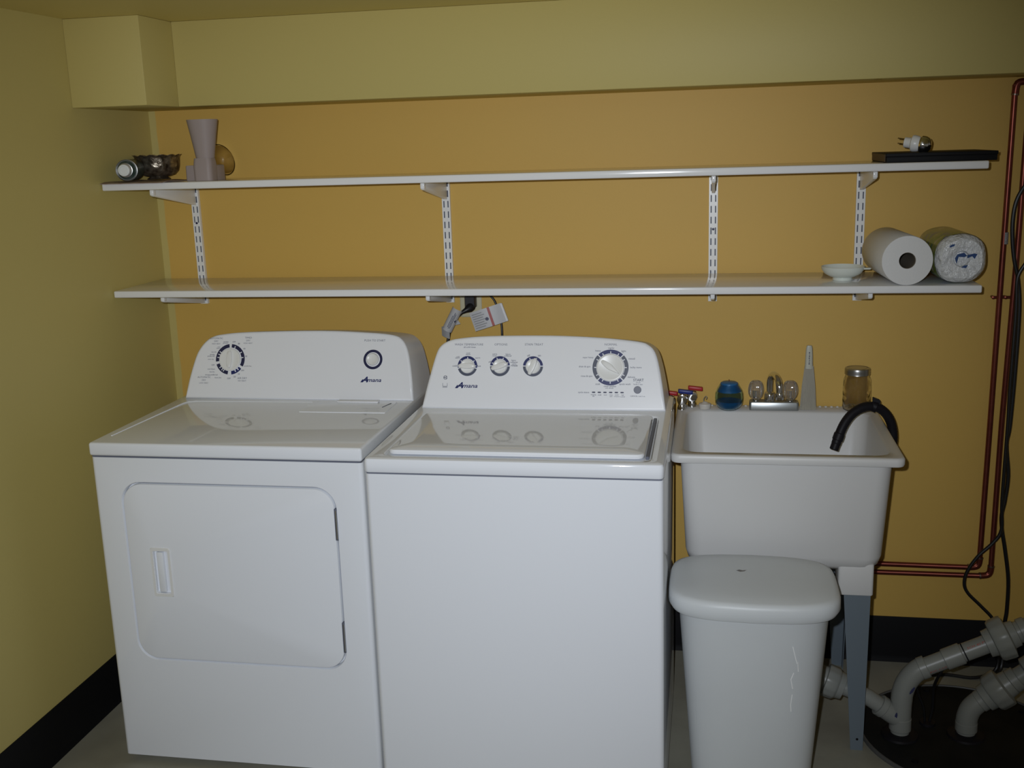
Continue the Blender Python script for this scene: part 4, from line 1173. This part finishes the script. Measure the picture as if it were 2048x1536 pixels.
solo('black_cable', TB([(3.10, CY2, 1.768), (3.02, CY2, 1.58), (2.86, CY2, 1.40), (2.72, CY2, 1.32), (2.668, CY2, 1.288), (2.6450, CY2, 1.256), (2.6290, CY2, 1.220), (2.6300, CY2, 1.160), (2.6310, CY2, 1.099), (2.6295, CY2, 0.894), (2.6305, CY2, 0.790), (2.6295, CY2, 0.561), (2.6335, CY2, 0.470), (2.6119, CY2, 0.427), (2.5749, CY2, 0.386), (2.5466, CY2, 0.337), (2.5389, CY2, 0.296), (2.5507, CY2, 0.2646), (2.5887, CY2, 0.2258), (2.6268, CY2, 0.1838), (2.640, CY2, 0.14), (2.645, -0.075, 0.03), (2.58, -0.10, 0.0065), (2.50, -0.09, 0.0060), (2.42, -0.10, 0.0060)], 0.0050, 10, 5), M_cord, (2.60, CY2, 0.0), 'black cable looping left under the copper pipe elbows to the floor', 'cable', 'hanging cables')

# ------------------------------------------------------------------ trash bin
BXC, BYC = 1.8870, -0.7720
bn = thing('trash_bin', (BXC, BYC, 0), 'pale grey plastic trash bin with a closed lid standing in front of the sink', 'trash bin')
def binloop(hx_, hy_, z, bow=0.022, n=12):
    out = []
    for i in range(4 * n):
        a = 2 * pi * i / (4 * n)
        c, s = math.cos(a), math.sin(a)
        e_ = 0.42
        x = hx_ * math.copysign(abs(c) ** e_, c); y = hy_ * math.copysign(abs(s) ** e_, s)
        y += math.copysign(bow * (1 - (x / hx_) ** 2), s) * min(1.0, abs(s) * 1.5)
        out.append((BXC + x, BYC + y, z))
    return out
bm = NB()
loft(bm, [binloop(0.128, 0.098, 0.0), binloop(0.138, 0.106, 0.006), binloop(0.141, 0.108, 0.03), binloop(0.178, 0.124, 0.535), binloop(0.181, 0.127, 0.545), binloop(0.178, 0.124, 0.548), binloop(0.174, 0.121, 0.535), binloop(0.138, 0.104, 0.03), binloop(0.12, 0.09, 0.012)])
bd = part(bn, 'bin_body', bm, M_bin, angle=50)
bm = NB()
loft(bm, [binloop(0.186, 0.131, 0.536), binloop(0.1955, 0.138, 0.534), binloop(0.2020, 0.143, 0.546), binloop(0.2015, 0.1425, 0.566), binloop(0.1970, 0.139, 0.5755), binloop(0.1860, 0.130, 0.5795), binloop(0.140, 0.095, 0.5840, 0.016), binloop(0.07, 0.045, 0.5860, 0.008)])
ld = part(bn, 'bin_lid', bm, M_bin, angle=50)
bm = NB()
for pts in (((-0.040, 0.028), (-0.032, 0.034), (-0.024, 0.030), (-0.014, 0.034), (-0.020, 0.024), (-0.030, 0.020)),):
    bm.faces.new([bm.verts.new((BXC + x, BYC + y, 0.5862)) for x, y in pts])
part(ld, 'scuff_mark', bm, M_scuff, smooth=False)
def bin_front(x, z, h=0.0006):
    t = (z - 0.03) / 0.505
    hx_ = 0.141 + (0.178 - 0.141) * t; hy_ = 0.108 + (0.124 - 0.108) * t
    lpz = binloop(hx_, hy_, z, n=40)
    c = min((p for p in lpz if p[1] < BYC), key=lambda p: abs(p[0] - (BXC + x)))
    return (BXC + x, c[1] - h, z)
bm = NB()
for pts in (((0.088, 0.470), (0.094, 0.445), (0.099, 0.425)), ((0.092, 0.402), (0.086, 0.385), (0.0905, 0.360)), ((0.090, 0.345), (0.087, 0.318), (0.0885, 0.300)), ((0.101, 0.430), (0.1025, 0.404))):
    for (xa, za), (xb, zb_) in zip(pts, pts[1:]):
        w_ = 0.0009
        try:
            bm.faces.new([bm.verts.new(bin_front(x, z)) for x, z in ((xa - w_, za), (xa + w_, za), (xb + w_, zb_), (xb - w_, zb_))])
        except ValueError:
            pass
part(bd, 'scratches', bm, M_scratch, smooth=False)

# ------------------------------------------------------------------ sump pit and PVC pipes
sp = thing('sump_pit', (2.45, -0.45, 0), 'round black sump pit lid with a pale rim set in the floor', 'sump pit')
part(sp, 'lid', LT([(0.270, 0.0), (0.270, 0.007), (0.263, 0.009), (0.20, 0.0095), (0.001, 0.010)], Matrix.Translation((2.475, -0.44, 0.0004)), 64), M_sump)
part(sp, 'rim', LT([(0.2705, 0.0), (0.2775, 0.0), (0.2775, 0.008), (0.2760, 0.0105), (0.2720, 0.0105), (0.2705, 0.008), (0.2705, 0.0)], Matrix.Translation((2.475, -0.44, 0.0003)), 64, cap0=False, cap1=False), mat('grey_rim', (0.10, 0.10, 0.095), 0.5))
for gx, gy in ((2.3015, -0.470), (2.4775, -0.450), (2.387, -0.400)):
    part(sp, 'grommet', LT([(0.050, 0.0), (0.048, 0.006), (0.036, 0.010), (0.024, 0.0102)] if gx != 2.387 else [(0.022, 0.0), (0.021, 0.008), (0.008, 0.010), (0.002, 0.0102)], Matrix.Translation((gx, gy, 0.0098)), 28), M_rubber)
for bxx, byy in ((2.42, -0.205), (2.66, -0.30), (2.32, -0.60)):
    part(sp, 'lid_bolt', LT([(0.009, 0.0), (0.009, 0.005), (0.004, 0.007), (0.001, 0.007)], Matrix.Translation((bxx, byy, 0.009)), 6), M_black)

def band(t, a, d, r, l, name='socket_collar', m=None, seg=28):
    a = Vector(a); d = Vector(d).normalized()
    return part(t, name, TB([a - d * l / 2, a - d * (l / 2 - 0.0015), a + d * (l / 2 - 0.0015), a + d * l / 2], [r - 0.0015, r, r, r - 0.0015], seg), m or M_pvc)
def union(t, a, d, r, l):
    """ribbed union nut with stepped collars on both sides"""
    a = Vector(a); d = Vector(d).normalized()
    mt_ = AX(a, d)
    nut = part(t, 'union_nut', LT([(0.030, -l * 0.72), (0.036, -l * 0.70), (0.038, -l * 0.38), (r * 0.88, -l * 0.34), (r * 0.97, -l * 0.22), (r, l * 0.25), (r * 0.98, l * 0.36), (r * 0.80, l * 0.40), (0.036, l * 0.44), (0.034, l * 0.75), (0.028, l * 0.78)], mt_, 48, wob=lambda rr, h, an: (rr * (1 + (0.018 * math.cos(12 * an) if rr > 0.044 else 0)), h)), M_pvc)
    return nut
RP = 0.0245
pv = thing('pvc_drain_pipe', (2.3015, -0.470, 0.01), 'white plastic drain pipe with a wye branch, rising from the left of the sump lid', 'pipe', 'white drain pipes on the sump lid')
V0 = Vector((2.3015, -0.470, 0.0195))
part(pv, 'riser', TB([V0, (2.3015, -0.470, 0.125)], RP, 28), M_pvc)
band(pv, (2.3015, -0.470, 0.047), (0, 0, 1), 0.0292, 0.036)
part(pv, 'wye_body', TB([(2.3015, -0.470, 0.062), (2.3015, -0.470, 0.064), (2.3020, -0.470, 0.117), (2.3020, -0.470, 0.119)], [0.0262, 0.0278, 0.0278, 0.0262], 28), M_pvc)
el = catmull([(2.3020, -0.470, 0.115), (2.3040, -0.470, 0.140), (2.3140, -0.470, 0.172), (2.3350, -0.470, 0.2020), (2.3600, -0.470, 0.2200)], 6)
elb = part(pv, 'elbow', TB(el, 0.0285, 28), M_pvc)
d1 = Vector((0.2020, 0.0, 0.1010)).normalized()
A1 = Vector((2.3540, -0.470, 0.2150))
band(pv, A1, d1, 0.0305, 0.020)
part(pv, 'upper_pipe', TB([A1 - d1 * 0.01, A1 + d1 * 0.20], RP, 28), M_pvc)
part(pv, 'coupling', TB([A1 + d1 * 0.058, A1 + d1 * 0.060, A1 + d1 * 0.106, A1 + d1 * 0.108], [0.0270, 0.0288, 0.0288, 0.0270], 28), M_pvc)
part(pv, 'cable_tie', TB([A1 + d1 * 0.1125, A1 + d1 * 0.1155], 0.0264, 28), M_black)
union(pv, A1 + d1 * 0.213, d1, 0.0565, 0.056)
part(pv, 'outlet_pipe', TB([A1 + d1 * 0.23, A1 + d1 * 0.44, A1 + d1 * 0.475 + Vector((0, 0, 0.015)), A1 + d1 * 0.49 + Vector((0, 0, 0.06)), A1 + d1 * 0.49 + Vector((0, 0, 1.56))], 0.0290, 28), M_pvc)
band(pv, A1 + d1 * 0.275, d1, 0.0335, 0.020)
# side branch of the wye towards the sink
b0 = Vector((2.3010, -0.470, 0.058)); b1 = Vector((2.2130, -0.470, 0.1190)); b2 = Vector((2.1180, -0.455, 0.1500)); b3 = Vector((2.0600, -0.395, 0.1750))
db = (b1 - b0).normalized()
part(pv, 'wye_branch', TB([b0, b0 + db * 0.065, b0 + db * 0.067], [0.0275, 0.0275, 0.026], 28), M_pvc)
band(pv, b0 + db * 0.062, db, 0.0298, 0.018)
part(pv, 'branch_pipe', TB([b0 + db * 0.06, b1, b2 - (b2 - b1).normalized() * 0.02], 0.0225, 24), M_pvc)
union(pv, b2, (b2 - b1), 0.0455, 0.048)
part(pv, 'branch_tail', TB([b2 + (b2 - b1).normalized() * 0.02, b3], 0.0225, 20), M_pvc)
# faint printing on the pipes
bm = NB()
def pipe_print(bm, a, d, r, ang, length, s, hgt):
    u, v = frame(d)
    d = Vector(d).normalized()
    up_ = Vector((0, 0, 1)); up_ = (up_ - d * up_.dot(d)).normalized(); sd = d.cross(up_)
    if sd.y > 0:
        sd = -sd
    def fnp(p, q):
        th = ang + q / r
        return Vector(a) + d * p + (sd * math.cos(th) + up_ * math.sin(th)) * (r + 0.0005)
    text_add(bm, s, fnp, length / 2, 0.0, width=length, height=hgt)
pipe_print(bm, A1 + d1 * 0.012, d1, RP, -0.35, 0.045, 'PVC 1-1/2', 0.006)
part(pv, 'red_printing', bm, mat('red_pipe_print', (0.45, 0.07, 0.06), 0.5), smooth=False)
bm = NB()
pipe_print(bm, A1 + d1 * 0.125, d1, RP, 0.75, 0.060, 'SCH 40 PVC', 0.006)
part(pv, 'red_printing', bm, mat('red_pipe_print', (0.45, 0.07, 0.06), 0.5), smooth=False)
bm = NB()
for cxx, czz, an in ((2.3230, 0.160, 1.05), (2.2850, 0.079, 1.45)):
    pts = []
    for k in range(10):
        a = 2 * pi * k / 10
        px_, pz_ = 0.0125 * math.cos(a), 0.0035 * math.sin(a)
        pts.append((cxx + px_ * math.cos(an) - pz_ * math.sin(an), -0.470 - 0.0292 if czz > 0.1 else -0.470 - 0.0268, czz + px_ * math.sin(an) + pz_ * math.cos(an)))
    bm = NB()
    bm.faces.new([bm.verts.new(p) for p in pts])
    part(pv, 'blue_stamp', bm, mat('dark_blue_stamp', (0.03, 0.035, 0.10), 0.5), smooth=False)

pw = thing('pvc_drain_pipe', (2.4775, -0.450, 0.01), 'white plastic drain pipe with a short elbow, rising from the right of the sump lid', 'pipe', 'white drain pipes on the sump lid')
part(pw, 'riser', TB([(2.4775, -0.450, 0.0195), (2.4775, -0.450, 0.050)], RP, 28), M_pvc)
band(pw, (2.4775, -0.450, 0.040), (0, 0, 1), 0.0288, 0.026)
el = catmull([(2.4775, -0.450, 0.046), (2.4785, -0.450, 0.066), (2.4860, -0.450, 0.090), (2.5020, -0.450, 0.1100), (2.5160, -0.450, 0.1210)], 6)
part(pw, 'elbow', TB(el, 0.0280, 28), M_pvc)
d2 = Vector((0.0757, 0.0, 0.0623)).normalized()
A2 = Vector((2.5120, -0.450, 0.1175))
band(pw, A2, d2, 0.0300, 0.016)
part(pw, 'upper_pipe', TB([A2, A2 + d2 * 0.06], RP, 28), M_pvc)
union(pw, A2 + d2 * 0.050, d2, 0.0520, 0.058)
part(pw, 'outlet_pipe', TB([A2 + d2 * 0.07, A2 + d2 * 0.56, A2 + d2 * 0.60 + Vector((0, 0, 0.02)), A2 + d2 * 0.61 + Vector((0, 0, 0.08)), A2 + d2 * 0.61 + Vector((0, 0, 1.50))], 0.0262, 28), M_pvc)
band(pw, A2 + d2 * 0.105, d2, 0.0325, 0.022)
part(pw, 'reducer', TB([A2 + d2 * 0.140, A2 + d2 * 0.145, A2 + d2 * 0.260, A2 + d2 * 0.262], [0.0300, 0.0390, 0.0390, 0.0370], 28), M_pvc)

# cords from the pumps, tied to the pipe and going down through the lid
solo('sump_pump_cord', TB([(2.4260, -0.438, 0.2400), (2.4150, -0.436, 0.2050), (2.4020, -0.425, 0.165), (2.3970, -0.405, 0.120), (2.3985, -0.400, 0.060), (2.3925, -0.400, 0.0200)], 0.0042, 8, 5), M_cord, (2.40, -0.40, 0.02), 'thicker black pump cord dropping straight into the sump lid', 'cord', 'pump cords into the sump lid')
solo('sump_pump_cord', TB([(2.335, -0.425, 0.175), (2.3480, -0.405, 0.140), (2.3600, -0.400, 0.095), (2.3740, -0.400, 0.060), (2.3795, -0.400, 0.0200)], 0.0036, 8, 5), M_cord, (2.37, -0.40, 0.02), 'thinner black pump cord slanting from the pipe elbow into the sump lid', 'cord', 'pump cords into the sump lid')
